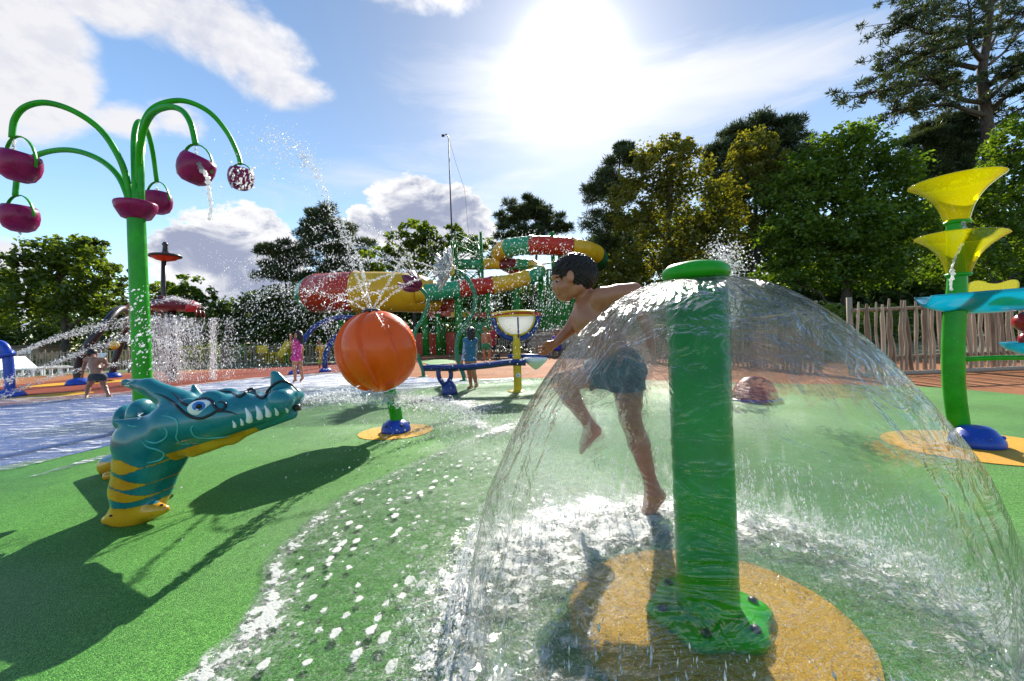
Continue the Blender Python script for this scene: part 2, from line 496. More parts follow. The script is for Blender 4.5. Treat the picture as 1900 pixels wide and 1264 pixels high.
# ------------------------------------------------------------------ numpy gradient noise
_perm = np.random.default_rng(11).permutation(256); _perm = np.concatenate([_perm, _perm, _perm])
_grad = np.random.default_rng(12).normal(size=(256, 3)); _grad /= np.linalg.norm(_grad, axis=1)[:, None]
def pnoise(x, y, z=0.0):
    x, y, z = np.broadcast_arrays(np.asarray(x, float), np.asarray(y, float), np.asarray(z, float))
    xi, yi, zi = np.floor(x).astype(int), np.floor(y).astype(int), np.floor(z).astype(int)
    xf, yf, zf = x - xi, y - yi, z - zi
    u, v, w = [t * t * t * (t * (t * 6 - 15) + 10) for t in (xf, yf, zf)]
    def g(i, j, k):
        h = _perm[_perm[_perm[(xi + i) & 255] + ((yi + j) & 255)] + ((zi + k) & 255)]
        q = _grad[h]
        return q[..., 0] * (xf - i) + q[..., 1] * (yf - j) + q[..., 2] * (zf - k)
    l = lambda a, b, t: a + (b - a) * t
    return 1.6 * l(l(l(g(0, 0, 0), g(1, 0, 0), u), l(g(0, 1, 0), g(1, 1, 0), u), v),
                   l(l(g(0, 0, 1), g(1, 0, 1), u), l(g(0, 1, 1), g(1, 1, 1), u), v), w)
def fbm(x, y, z=0.0, o=4):
    s = 0; a = 1
    for i in range(o): s = s + a * pnoise(x * 2 ** i, y * 2 ** i, z * 2 ** i + 7.3 * i); a *= 0.5
    return s
def sstep(x, a, b):
    t = np.clip((x - a) / (b - a), 0, 1); return t * t * (3 - 2 * t)
def seg_dist(P, A, B):
    d = B - A; t = np.clip(((P - A) @ d) / (d @ d), 0, 1)
    return np.linalg.norm(P - (A + t[:, None] * d), axis=1), t
def poly_dist(P, L):
    D = np.full(len(P), 1e9)
    for a, b in zip(L[:-1], L[1:]): D = np.minimum(D, seg_dist(P, np.asarray(a, float), np.asarray(b, float))[0])
    return D

# ------------------------------------------------------------------ ground
def rubber(name, c1, c2, c3, wet=0.4, spec=0.25):
    """poured rubber crumb: three granule colours, tiny relief, damp and drier patches"""
    m, nt, out = newmat(name)
    co = texco(nt)
    v = nt.nodes.new('ShaderNodeTexVoronoi'); v.inputs['Scale'].default_value = 290.0; lnk(nt, co, v.inputs['Vector'])
    s_ = sep(nt, v.outputs['Color'])
    c = mixc(nt, s_[0].smooth(0.2, 0.8), c1, c2)
    c = mixc(nt, s_[1].smooth(0.8, 0.95), c, c3)
    big = noise(nt, co, 1.3, 6.0, 0.6)
    c = mixc(nt, big.smooth(0.3, 0.75) * 0.5, c, tuple(x * 0.6 for x in c1))
    dirt = noise(nt, co, 3.0, 8.0, 0.7).smooth(0.58, 0.8) * 0.25
    c = mixc(nt, dirt, c, (0.2, 0.19, 0.12))
    damp = noise(nt, co, 0.6, 4.0, 0.5).smooth(0.42, 0.62)
    b = prin(nt, c, damp * (-wet) + 0.78); b.inputs['Specular IOR Level'].default_value = spec
    h = E(nt, v.outputs['Distance']) * -1.0 + noise(nt, co, 90.0, 3.0) * 0.6
    bump(nt, h, 0.6, 0.0035, b)
    lnk(nt, b.outputs[0], out.inputs[0]); return m
M['r_green'] = rubber('green_rubber', (0.026, 0.125, 0.01), (0.085, 0.29, 0.03), (0.18, 0.4, 0.08), 0.32)
M['r_yellow'] = rubber('yellow_rubber', (0.6, 0.27, 0.006), (0.84, 0.45, 0.015), (0.5, 0.2, 0.006), 0.3)
M['r_orange'] = rubber('salmon_rubber', (0.3, 0.115, 0.045), (0.43, 0.185, 0.085), (0.38, 0.22, 0.14), 0.05, 0.04)
M['r_red'] = rubber('brick_red_rubber', (0.19, 0.04, 0.022), (0.3, 0.075, 0.045), (0.35, 0.16, 0.12), 0.1, 0.06)
M['r_blue'] = rubber('blue_rubber', (0.018, 0.075, 0.28), (0.05, 0.15, 0.42), (0.2, 0.3, 0.5), 0.4)
def earth():
    m, nt, out = newmat('grass_and_pine_litter')
    co = texco(nt)
    n = noise(nt, co, 0.5, 8.0, 0.65); n2_ = noise(nt, co, 12.0, 6.0, 0.7)
    c = mixc(nt, n.smooth(0.35, 0.65), (0.06, 0.1, 0.02), (0.17, 0.16, 0.07))
    c = mixc(nt, n2_.smooth(0.4, 0.7) * 0.6, c, (0.03, 0.05, 0.012))
    b = prin(nt, c, 0.9); bump(nt, n2_, 0.8, 0.05, b); lnk(nt, b.outputs[0], out.inputs[0]); return m
M['earth'] = earth()

def sheet(name, poly, z, mat, kind='structure'):
    mb = MB(); mb.add([(p[0], p[1], z) for p in poly], [tuple(range(len(poly)))])
    me = fast_mesh(name, mb.V, mb.F, [mat], False)
    return link(name, me, kind=kind)
gsz = 900.0
sheet('ground', [(-gsz, -60), (gsz, -60), (gsz, gsz), (-gsz, gsz)], -0.03, M['earth'])
def gpts(L): return [gp(*p)[:2] for p in L]
# salmon walkway: everything from the edge of the pad out to the fences
walk = [(-18, 0.2)] + gpts([(0, 703), (122, 695), (243, 692)]) + [(-8.5, 21), (-5, 33), (4, 33), (6.0, 22), (7.5, 11), (13, 8), (16, 7.2), (16, -4), (-18, -4)]
sheet('salmon_pavement', walk, -0.004, M['r_orange'])
red = [(-26, 7)] + gpts([(0, 752), (104, 742), (174, 736), (243, 729), (330, 716), (430, 704), (560, 695), (640, 690)]) + [(-3.2, 24), (-9, 24), (-13, 16.0)] + gpts([(243, 694), (139, 703), (70, 710), (0, 717)]) + [(-26, 11)]
sheet('red_pavement', red, 0.0, M['r_red'])
blue = [(-9, 2.4)] + gpts([(0, 905), (100, 875), (200, 850), (280, 830), (400, 780), (560, 760), (700, 745), (800, 730), (886, 704), (830, 703), (740, 700), (640, 697), (560, 698), (430, 707), (330, 719), (243, 731), (174, 738), (104, 744), (0, 754)]) + [(-26, 7.5), (-14, 2.2)]
sheet('blue_pavement', blue, 0.004, M['r_blue'])
g_edge = catmull([np.array(p) for p in gpts([(0, 868), (100, 852), (200, 829), (280, 800), (400, 772), (560, 745), (640, 735), (700, 728), (760, 721), (807, 716), (839, 712), (886, 705), (950, 703)]) + [(1.4, 8.3), (2.9, 7.1), (4.2, 6.2), (5.2, 5.5), (5.45, 4.55), (5.4, 3.0), (5.0, 1.0), (4.0, -1.6), (-3.4, -1.6), (-4.2, 1.5)]], 6, True)
sheet('green_pavement', g_edge, 0.008, M['r_green'])
sheet('green_strip', [gp(775, 671)[:2], gp(800, 667)[:2], gp(842, 668)[:2], gp(845, 674)[:2], gp(800, 678)[:2]], 0.008, M['r_green'])
def disc(c, r, name='yellow_disc', mat='r_yellow', z=0.012):
    sheet(name, [(c[0] + r * math.cos(a), c[1] + r * math.sin(a)) for a in np.linspace(0, 2 * math.pi, 72, False)], z, M[mat])
DOME = np.array((0.518, 1.19))
BALLB = gp(735, 803)
TOWB = gp(1812, 830)
disc(DOME + np.array((-.01, 0)), 0.378); disc(BALLB, 0.33); disc(TOWB, 0.47)
for p in ((90, 735, .7), (205, 708, .9), (130, 712, 1.0)):
    q = gp(p[0], p[1]); disc(q, p[2], z=0.0085)

# ------------------------------------------------------------------ water film
def film_mat(name, foamcol=(0.5, 0.5, 0.45), tint=(0.93, 0.97, 0.95), stretch=(1, 1, 1), fs=1.0, gl_rough=0.045):
    m, nt, out = newmat(name)
    co = vmul(nt, texco(nt), stretch)
    at = nt.nodes.new('ShaderNodeAttribute'); at.attribute_name = 'foam'; dens = E(nt, at.outputs['Fac'])
    aw = nt.nodes.new('ShaderNodeAttribute'); aw.attribute_name = 'wet'; wet = E(nt, aw.outputs['Fac'])
    nA = noise(nt, co, 5.5 * fs, 5.0, 0.55, 0.6); nB = noise(nt, co, 24.0 * fs, 4.0, 0.6, 0.9); nC = noise(nt, co, 85.0 * fs, 3.0, 0.6)
    vor = nt.nodes.new('ShaderNodeTexVoronoi'); vor.inputs['Scale'].default_value = 20.0 * fs; lnk(nt, co, vor.inputs['Vector'])
    spots = E(nt, vor.outputs['Distance'])
    f = (dens + (nA - 0.5) * 0.9 + (nB - 0.5) * 0.8 + (nC - 0.5) * 0.35 + (0.42 - spots) * 0.35).smooth(0.56, 0.66)
    milk_sheen = (dens + (nA - 0.5) * 0.5 + (nB - 0.5) * 0.9 + (nC - 0.5) * 1.1).smooth(0.28, 0.9) * 0.45  # thin milky foam; also paints the wet film's pale sheen into the colour
    bub = nt.nodes.new('ShaderNodeTexVoronoi'); bub.inputs['Scale'].default_value = 70.0 * fs; lnk(nt, co, bub.inputs['Vector'])
    holes = E(nt, bub.outputs['Distance']).smooth(0.08, 0.16)
    asp = nt.nodes.new('ShaderNodeAttribute'); asp.attribute_name = 'spots'
    v2 = nt.nodes.new('ShaderNodeTexVoronoi'); v2.inputs['Scale'].default_value = 17.0; v2.inputs['Randomness'].default_value = 1.0
    lnk(nt, vmul(nt, co, (1.25, 0.8, 1.0)), v2.inputs['Vector'])
    isl = (E(nt, v2.outputs['Distance']) + (nB - 0.5) * 0.55 + (nC - 0.5) * 0.2 + sep(nt, v2.outputs['Color'])[0] * 0.34).smooth(0.41, 0.34) * E(nt, asp.outputs['Fac'])
    f = (f.max(isl) * holes * 0.94).max(milk_sheen)
    w = (wet + (nA - 0.5) * 0.35).smooth(0.35, 0.6)
    hgt = nA * 1.3 + nB * 0.8 + nC * 0.25
    bp = bump(nt, hgt, 0.95, 0.035)
    tr = nt.nodes.new('ShaderNodeBsdfTransparent'); tr.inputs[0].default_value = tint + (1,)
    gl = nt.nodes.new('ShaderNodeBsdfGlossy'); gl.inputs['Roughness'].default_value = gl_rough; lnk(nt, bp.outputs[0], gl.inputs['Normal'])
    x = nt.nodes.new('ShaderNodeMixShader'); lnk(nt, schlick(nt, 0.025, bp.outputs[0], 1.0, 0.85), x.inputs[0]); lnk(nt, tr.outputs[0], x.inputs[1]); lnk(nt, gl.outputs[0], x.inputs[2])
    fo = prin(nt, foamcol, 0.55); bf = bump(nt, f + nC * 0.4, 0.5, 0.012); lnk(nt, bf.outputs[0], fo.inputs['Normal'])
    y = nt.nodes.new('ShaderNodeMixShader'); lnk(nt, f, y.inputs[0]); lnk(nt, x.outputs[0], y.inputs[1]); lnk(nt, fo.outputs[0], y.inputs[2])
    t2 = nt.nodes.new('ShaderNodeBsdfTransparent')
    zz = nt.nodes.new('ShaderNodeMixShader'); lnk(nt, w, zz.inputs[0]); lnk(nt, t2.outputs[0], zz.inputs[1]); lnk(nt, y.outputs[0], zz.inputs[2])
    lnk(nt, zz.outputs[0], out.inputs[0]); return m
M['film'] = film_mat('running_water', fs=1.35)
M['film_blue'] = film_mat('foaming_shallow_water', (0.66, 0.67, 0.7), (0.9, 0.94, 1.0), (0.3, 1.5, 1), 0.75, 0.12)

band = np.array(gpts([(330, 1300), (400, 1230), (470, 1160), (500, 1090), (498, 1055), (530, 1020), (575, 975), (640, 925), (720, 888), (800, 850), (860, 822), (960, 785)]))
def grid(x0, x1, y0, y1, st):
    xs = np.arange(x0, x1, st); ys = np.arange(y0, y1, st)
    Xg, Yg = np.meshgrid(xs, ys, indexing='xy'); n, m_ = len(xs), len(ys)
    i, j = np.meshgrid(np.arange(n - 1), np.arange(m_ - 1), indexing='xy')
    a = (j * n + i).ravel()
    return Xg.ravel(), Yg.ravel(), np.stack([a, a + 1, a + n + 1, a + n], 1)
def side_of_band(X, Y):
    # x of the foam line at each depth
    o = np.argsort(band[:, 1]); return X - np.interp(Y, band[o, 1], band[o, 0])
Xg, Yg, Fq = grid(-2.6, 3.2, 0.72, 4.3, 0.016)
rd = np.hypot(Xg - DOME[0], Yg - DOME[1])
sb = side_of_band(Xg, Yg)
bd = poly_dist(np.stack([Xg, Yg], 1), band)
rim = np.exp(-((rd - 0.76) / 0.16) ** 2)
inside = sstep(rd, 0.95, 0.5)
wet = sstep(sb, -0.1, 0.06)
right_fade = sstep(Xg - (DOME[0] + 1.15 + 0.25 * (Yg - 1.2)), 0.35, -0.25)
wet = wet * np.where(Xg > DOME[0], right_fade, 1.0)
jet = poly_dist(np.stack([Xg, Yg], 1), np.array(gpts([(560, 760), (680, 765), (800, 770), (930, 800)])))
wet = np.maximum(wet, sstep(jet, 1.0, 0.3) * 0.9)
splash_l = np.exp(-(np.hypot(Xg - 0.12, Yg - 2.0) / 0.6) ** 2)
foam = 0.22 + (0.2 + 0.2 * sstep(Yg, 1.9, 1.1)) * np.exp(-((sb - .02) / (0.045 + .05 * sstep(Yg, 1.8, 1.1))) ** 2) + 0.22 * rim + 0.29 * inside + 0.28 * splash_l + 0.1 * sstep(sb, 0, .04) * np.exp(-(sb / 0.5) ** 2)
foam = foam + 0.25 * np.exp(-(jet / 0.16) ** 2) + 0.1 * np.exp(-(jet / 0.5) ** 2)
foam = foam - 0.4 * np.exp(-(np.hypot(Xg - DOME[0] - .06, Yg - DOME[1]) / 0.36) ** 4)
amp = 0.0015 + 0.011 * np.exp(-((rd - 0.7) / 0.3) ** 2) + 0.006 * inside + 0.006 * splash_l
Zg = 0.020 + amp * (1.0 + 0.9 * fbm(Xg * 9, Yg * 9, 0.3, 4) + 0.55 * fbm(Xg * 24, Yg * 24, 3.0, 2))
me = fast_mesh('running_water', np.stack([Xg, Yg, Zg], 1), Fq, [M['film']], True, attrs={'foam': foam, 'wet': wet, 'spots': sstep(sb, .0, .03) * sstep(sb, .75, .35) * sstep(rd, .72, .85) * sstep(Yg, 3.4, 2.4)})
link('running_water', me, kind='structure')
# farther water, on green and blue
Xg, Yg, Fq = grid(-5.2, 3.6, 4.3, 9.2, 0.05)
P2 = np.stack([Xg, Yg], 1)
jet2 = poly_dist(P2, np.array(gpts([(560, 752), (680, 738), (800, 742), (900, 760)])))
wet = sstep(Xg + 0.25 * (Yg - 4.3), 3.0, 1.6) * sstep(Yg, 9.2, 8.2)
foam = 0.16 + 0.34 * np.exp(-(jet2 / 0.28) ** 2) + 0.26 * np.exp(-(np.hypot(Xg + 0.3, (Yg - 6.2)) / 1.3) ** 2)
Zg = 0.0185 + 0.004 * (fbm(Xg * 4, Yg * 4, 0.7, 3))
me = fast_mesh('shallow_water', np.stack([Xg, Yg, Zg], 1), Fq, [M['film']], True, attrs={'foam': foam, 'wet': wet})
link('shallow_water', me, kind='structure')
# blue basin: long streaks of foam
Xg, Yg, Fq = grid(-19, 0.2, 2.6, 17.5, 0.08)
P2 = np.stack([Xg, Yg], 1)
edge_out = np.array(gpts([(0, 905), (100, 878), (200, 852), (280, 835), (400, 785), (560, 762), (700, 740), (830, 716)]))
o = np.argsort(edge_out[:, 0]); d_in = Yg - np.interp(Xg, edge_out[o, 0], edge_out[o, 1])
wet = np.where(Xg < -3.63, sstep(Yg, 2.75, 3.3), sstep(d_in, -0.2, 0.35)) * sstep(Yg - np.interp(Xg, [-19, -13, -8.4, -7.6, -6.5, -5.4, -2.8, -1.5, -.5], [7.5, 8.2, 9.0, 12.0, 13.0, 13.6, 10.4, 9.5, 8.9]), 0.5, -0.4)
foam = 0.47 + 0.24 * np.exp(-((np.hypot((Xg + 4.0) / 3.6, (Yg - 11.0) / 3.2)) ** 2)) + 0.1 * fbm(Xg * 0.35, Yg * 0.9, 0.2, 3)
Zg = 0.0165 + 0.003 * fbm(Xg * 2, Yg * 3, 0.1, 3)
me = fast_mesh('foaming_water', np.stack([Xg, Yg, Zg], 1), Fq, [M['film_blue']], True, attrs={'foam': foam, 'wet': wet})
link('foaming_water', me, kind='structure')

# ------------------------------------------------------------------ trees
def rand_dirs(n):
    v = rng.normal(size=(n, 3)); return v / np.linalg.norm(v, axis=1)[:, None]
def leaf_quads(C, size, elong=0.55, updir=0.35):
    n = len(C)
    N = rand_dirs(n); N[:, 2] = np.abs(N[:, 2]) + updir; N /= np.linalg.norm(N, axis=1)[:, None]
    T = np.cross(N, rand_dirs(n)); T /= np.linalg.norm(T, axis=1)[:, None] + 1e-9
    B = np.cross(N, T)
    s = (size * rng.uniform(0.6, 1.25, n))[:, None]
    bend = N * s * 0.14
    V = np.stack([C - T * s * .5, C + B * s * .5 * elong + bend, C + T * s * .5, C - B * s * .5 * elong + bend], 1).reshape(-1, 3)
    a = np.arange(n) * 4
    return V, np.stack([a, a + 1, a + 2, a + 3], 1), np.repeat(rng.random(n), 4)
def crown_points(blobs, leaf, dens):
    out = []
    for c, r in blobs:
        c, r = np.array(c, float), np.array(r, float)
        area = 4 * math.pi * ((r[0] * r[1]) ** 1.6 / 3 + (r[0] * r[2]) ** 1.6 / 3 + (r[1] * r[2]) ** 1.6 / 3) ** (1 / 1.6)
        n = int(area / leaf ** 2 * dens * 3.0)
        k = max(14, int(area / 1.15))
        d = rand_dirs(k); sc = c + d * r * rng.uniform(0.45, 1.0, k)[:, None]
        sr = rng.uniform(0.17, 0.36, k) * min(r.mean(), 3.2)
        pick = rng.integers(0, k, n)
        o_ = rand_dirs(n) * (rng.random(n) ** 0.45)[:, None]
        o_[:, 2] *= 0.78
        P = sc[pick] + o_ * sr[pick][:, None] + np.array((0, 0, 1)) * (sr[pick] * 0.1)[:, None]
        out.append(P)
    return np.concatenate(out)
def limb(mb, a, b, r0, r1, sag=0.0, n=6):
    a, b = np.array(a, float), np.array(b, float); L = np.linalg.norm(b - a)
    pts = [a]
    for t in (0.25, 0.5, 0.75):
        pts.append(a + (b - a) * t + rng.normal(size=3) * L * 0.05 + np.array((0, 0, -sag * L * math.sin(math.pi * t))))
    pts.append(b); pts = catmull(pts, 3)
    mb.tube(pts, list(np.linspace(r0, r1, len(pts))), n)
TREES = []
def tree(name, label, d, blobs_px, leaf, mat, trunk_x, dens=1.0, trunk_r=0.22, squash=0.8, bark='bark_oak', top=None, group=None, cat='tree', lean=0.0):
    x0 = gx(trunk_x, d)
    root = thing(name, label, cat, (x0, d, 0.0), group)
    blobs = []
    for (bx, by, rx, ry) in blobs_px:
        dd = d + rng.uniform(-0.25, 0.25) * rx / F * d
        c = px(bx, by, dd)
        blobs.append((c, (rx / F * d, rx / F * d * squash, ry / F * d)))
    P = crown_points(blobs, leaf, dens)
    P = P[P[:, 2] > 0.15]
    V, Fc, rv = leaf_quads(P, leaf * 1.12, .72)
    me = fast_mesh('crown', V - ROOTLOC[root.name], Fc, [M[mat]], False, attrs={'rnd': rv})
    link('crown', me, root)
    mb = MB()
    hi = max(blobs, key=lambda b: b[0][2])[0]
    tp = np.array((x0 * .6 + hi[0] * .4, d, hi[2] * 0.93))
    lo = np.array((x0, d, -0.1))
    pts = catmull([lo, lo * .66 + tp * .34 + rng.normal(size=3) * .12, lo * .33 + tp * .67 + rng.normal(size=3) * .15, tp], 5)
    mb.tube(pts, list(np.linspace(trunk_r, trunk_r * .22, len(pts))), 9)
    for c, r in blobs:
        h = max(0.9, min(c[2] * 0.7, tp[2] * 0.9)); t = h / max(tp[2], .1)
        a = np.array(pts[int(min(t, .95) * (len(pts) - 1))])
        limb(mb, a, c + np.array((0, 0, .1)), trunk_r * .42, trunk_r * .1)
        for _ in range(4):
            q = c + rand_dirs(1)[0] * np.array(r) * .8
            limb(mb, a * .35 + c * .65, q, trunk_r * .16, trunk_r * .05, n=4)
    part('trunk', mb, M[bark], root)
    return root
def spray_tris(C, axis, L, w, k=7):
    """tufts of needles: k thin blades spreading from each centre"""
    n = len(C)
    Cc = np.repeat(C, k, 0); A = np.repeat(axis, k, 0)
    D = A * 0.75 + rand_dirs(n * k); D /= np.linalg.norm(D, axis=1)[:, None]
    S = np.cross(D, rand_dirs(n * k)); S /= np.linalg.norm(S, axis=1)[:, None] + 1e-9
    l = (L * rng.uniform(0.65, 1.15, n * k))[:, None]
    V = np.stack([Cc - S * w * .35, Cc + D * l * .55 - S * w * .6, Cc + D * l, Cc + D * l * .55 + S * w * .6], 1).reshape(-1, 3)
    a = np.arange(n * k) * 4
    return V, np.stack([a, a + 1, a + 2, a + 3], 1), np.repeat(np.repeat(rng.random(n), k), 4)
def pine(name, label, d, blobs_px, trunk_x, tuft=0.5, dens=1.0, trunk_r=0.2, group=None, toppx=None):
    x0 = gx(trunk_x, d); root = thing(name, label, 'tree', (x0, d, 0), group)
    mb = MB(); Vs, Fs, Rs, off = [], [], [], 0
    hi = min(b[1] for b in blobs_px); tx = toppx if toppx is not None else trunk_x
    tp = px(tx, hi, d); lo = np.array((x0, d, -0.1))
    pts = catmull([lo, lo * .6 + tp * .4 + rng.normal(size=3) * .15, lo * .25 + tp * .75 + rng.normal(size=3) * .15, tp], 5)
    mb.tube(pts, list(np.linspace(trunk_r, trunk_r * .3, len(pts))), 8)
    for (bx, by, rx, ry) in blobs_px:
        dd = d + rng.uniform(-.4, .4) * rx / F * d
        c = px(bx, by, dd); r = np.array((rx, rx * .8, ry)) / F * d
        t = np.clip((c[2] - .25 * r[2]) / tp[2], .2, .95)
        a = np.array(pts[int(t * (len(pts) - 1))])
        limb(mb, a, c, trunk_r * .4, trunk_r * .12, -.06)
        k = max(6, int(r[0] * r[2] * 4.2))
        for _ in range(k):
            q = c + rand_dirs(1)[0] * r * rng.uniform(.35, 1.0)
            if rng.random() < .7: limb(mb, a * .2 + c * .8, q, trunk_r * .12, trunk_r * .04, -.05, 4)
            m_ = int(52 * dens); pr = rng.uniform(.35, .75) * min(r[2], 1.3) + .1
            o_ = rand_dirs(m_) * (rng.random(m_) ** .5)[:, None] * pr * np.array((1.35, 1.35, .55))
            V, Fc, rv = spray_tris(q + o_, np.tile((0, 0, .8), (m_, 1)) + o_ / pr * .5, tuft, tuft * .1, 6)
            Vs.append(V); Fs.append(Fc + off); Rs.append(rv); off += len(V)
    me = fast_mesh('crown', np.concatenate(Vs) - ROOTLOC[root.name], np.concatenate(Fs), [M['needle']], False, attrs={'rnd': np.concatenate(Rs)})
    link('crown', me, root)
    part('trunk', mb, M['bark'], root)
    return root

TG = 'trees standing around the splash park'
# right-hand wood
tree('oak_tree', 'oak with rusty yellow leaves just right of the slide, behind the running boy', 35,
     [(1235, 315, 80, 50), (1180, 385, 62, 62), (1290, 385, 85, 70), (1205, 470, 72, 60), (1300, 480, 80, 60), (1255, 275, 42, 24), (1150, 520, 60, 40), (1340, 420, 50, 60)], .29, 'oak_rust', 1235, .85, .3, group=TG)
tree('oak_tree', 'broad bright green oak behind the paling fence, largest crown in the wood', 33,
     [(1565, 290, 95, 45), (1500, 350, 85, 60), (1620, 350, 95, 65), (1560, 420, 120, 70), (1470, 440, 70, 65), (1670, 430, 80, 70), (1590, 505, 120, 42), (1450, 520, 60, 38), (1575, 255, 40, 20)], .29, 'oak_bright', 1565, .95, .34, group=TG)
tree('oak_tree', 'yellow tinged oak whose top shows in front of the dark pines', 39,
     [(1410, 275, 52, 38), (1380, 330, 45, 48), (1440, 330, 42, 45), (1395, 400, 50, 60)], .3, 'oak_rust', 1405, .8, .26, group=TG)
tree('oak_tree', 'leafy oak at the right behind the yellow trumpets and tall pine', 34,
     [(1880, 270, 55, 55), (1850, 350, 60, 60), (1930, 330, 60, 80), (1760, 400, 70, 60), (1870, 440, 80, 70), (1790, 490, 90, 45)], .29, 'oak_bright', 1870, .85, .28, group=TG)
pine('pine_tree', 'dark full pine rising behind the rusty and yellow oaks', 47,
     [(1400, 245, 70, 25), (1350, 280, 50, 28), (1440, 265, 55, 28), (1475, 300, 45, 35), (1390, 310, 80, 35), (1360, 360, 60, 40), (1460, 350, 55, 40)], 1400, .7, 1.3, .25, TG)
pine('pine_tree', 'dark rounded pine beneath the tall bent pine', 44,
     [(1760, 235, 55, 28), (1720, 270, 55, 28), (1790, 275, 45, 30), (1750, 320, 70, 40), (1700, 320, 40, 35), (1790, 350, 50, 40)], 1755, .65, 1.3, .25, TG)
pine('pine_tree', 'slim pine with layered tufts at the left edge of the oak wood', 41,
     [(1160, 300, 52, 20), (1125, 330, 38, 20), (1150, 355, 40, 22), (1100, 365, 30, 18), (1120, 410, 42, 25), (1145, 450, 34, 25), (1100, 470, 35, 25), (1165, 278, 25, 9)], 1150, .6, 1.1, .2, TG)
pine('pine_tree', 'umbrella shaped pine above the upper loop of the water slide', 52,
     [(985, 385, 45, 14), (955, 405, 34, 14), (1020, 403, 34, 14), (975, 425, 55, 14), (1035, 428, 24, 12), (940, 438, 22, 10), (990, 440, 40, 14)], 990, .7, 1.1, .24, TG)
# centre and left
pine('pine_tree', 'tallest pine of the centre group behind the water jets', 50,
     [(605, 400, 32, 16), (580, 425, 30, 15), (625, 425, 42, 18), (600, 455, 50, 20), (650, 462, 40, 22), (625, 495, 60, 22), (665, 510, 40, 24)], 612, .7, 1.2, .24, TG)
pine('pine_tree', 'low wide pine to the left of the tallest centre pine', 46,
     [(530, 462, 45, 12), (505, 490, 34, 12), (555, 485, 40, 15), (520, 515, 35, 14), (560, 520, 45, 18), (495, 465, 18, 8)], 528, .65, 1.2, .22, TG)
tree('oak_tree', 'rounded oak behind the slide next to the thin mast', 46,
     [(775, 430, 40, 22), (745, 455, 40, 24), (800, 455, 36, 26), (770, 490, 60, 30), (705, 480, 46, 26)], .42, 'oak', 770, .85, .25, group=TG)
tree('oak_tree', 'small oak crown peeping over the lattice stair tower', 50,
     [(845, 432, 26, 16), (865, 450, 30, 20), (830, 460, 30, 22), (900, 465, 35, 20)], .42, 'oak', 850, .85, .22, group=TG)
tree('oak_tree', 'wide dark oak filling the left edge behind the bucket tree', 30,
     [(120, 475, 70, 32), (70, 505, 70, 42), (175, 500, 50, 42), (110, 550, 95, 45), (30, 540, 60, 48), (200, 560, 40, 48), (145, 450, 40, 14)], .3, 'oak', 115, 1.0, .28, group=TG)
tree('oak_tree', 'second leafy oak cut by the left edge behind the loungers', 33,
     [(-40, 530, 80, 50), (10, 580, 60, 30), (-110, 560, 80, 60)], .32, 'oak', -30, .8, .25, group=TG)
tree('oak_tree', 'small sunlit round oak behind the crab sprinkler', 36,
     [(350, 535, 38, 22), (318, 550, 36, 28), (380, 560, 34, 26), (345, 585, 60, 30)], .32, 'oak_bright', 345, .9, .2, group=TG)
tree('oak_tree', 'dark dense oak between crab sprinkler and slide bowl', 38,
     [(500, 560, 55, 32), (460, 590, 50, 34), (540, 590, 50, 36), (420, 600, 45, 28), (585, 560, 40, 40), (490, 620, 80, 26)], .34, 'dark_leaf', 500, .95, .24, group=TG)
tree('oak_tree', 'dark bushy oak showing left of the green bucket pole', 34,
     [(225, 520, 34, 28), (262, 545, 28, 26), (240, 590, 50, 40)], .32, 'oak', 240, .8, .2, group=TG)

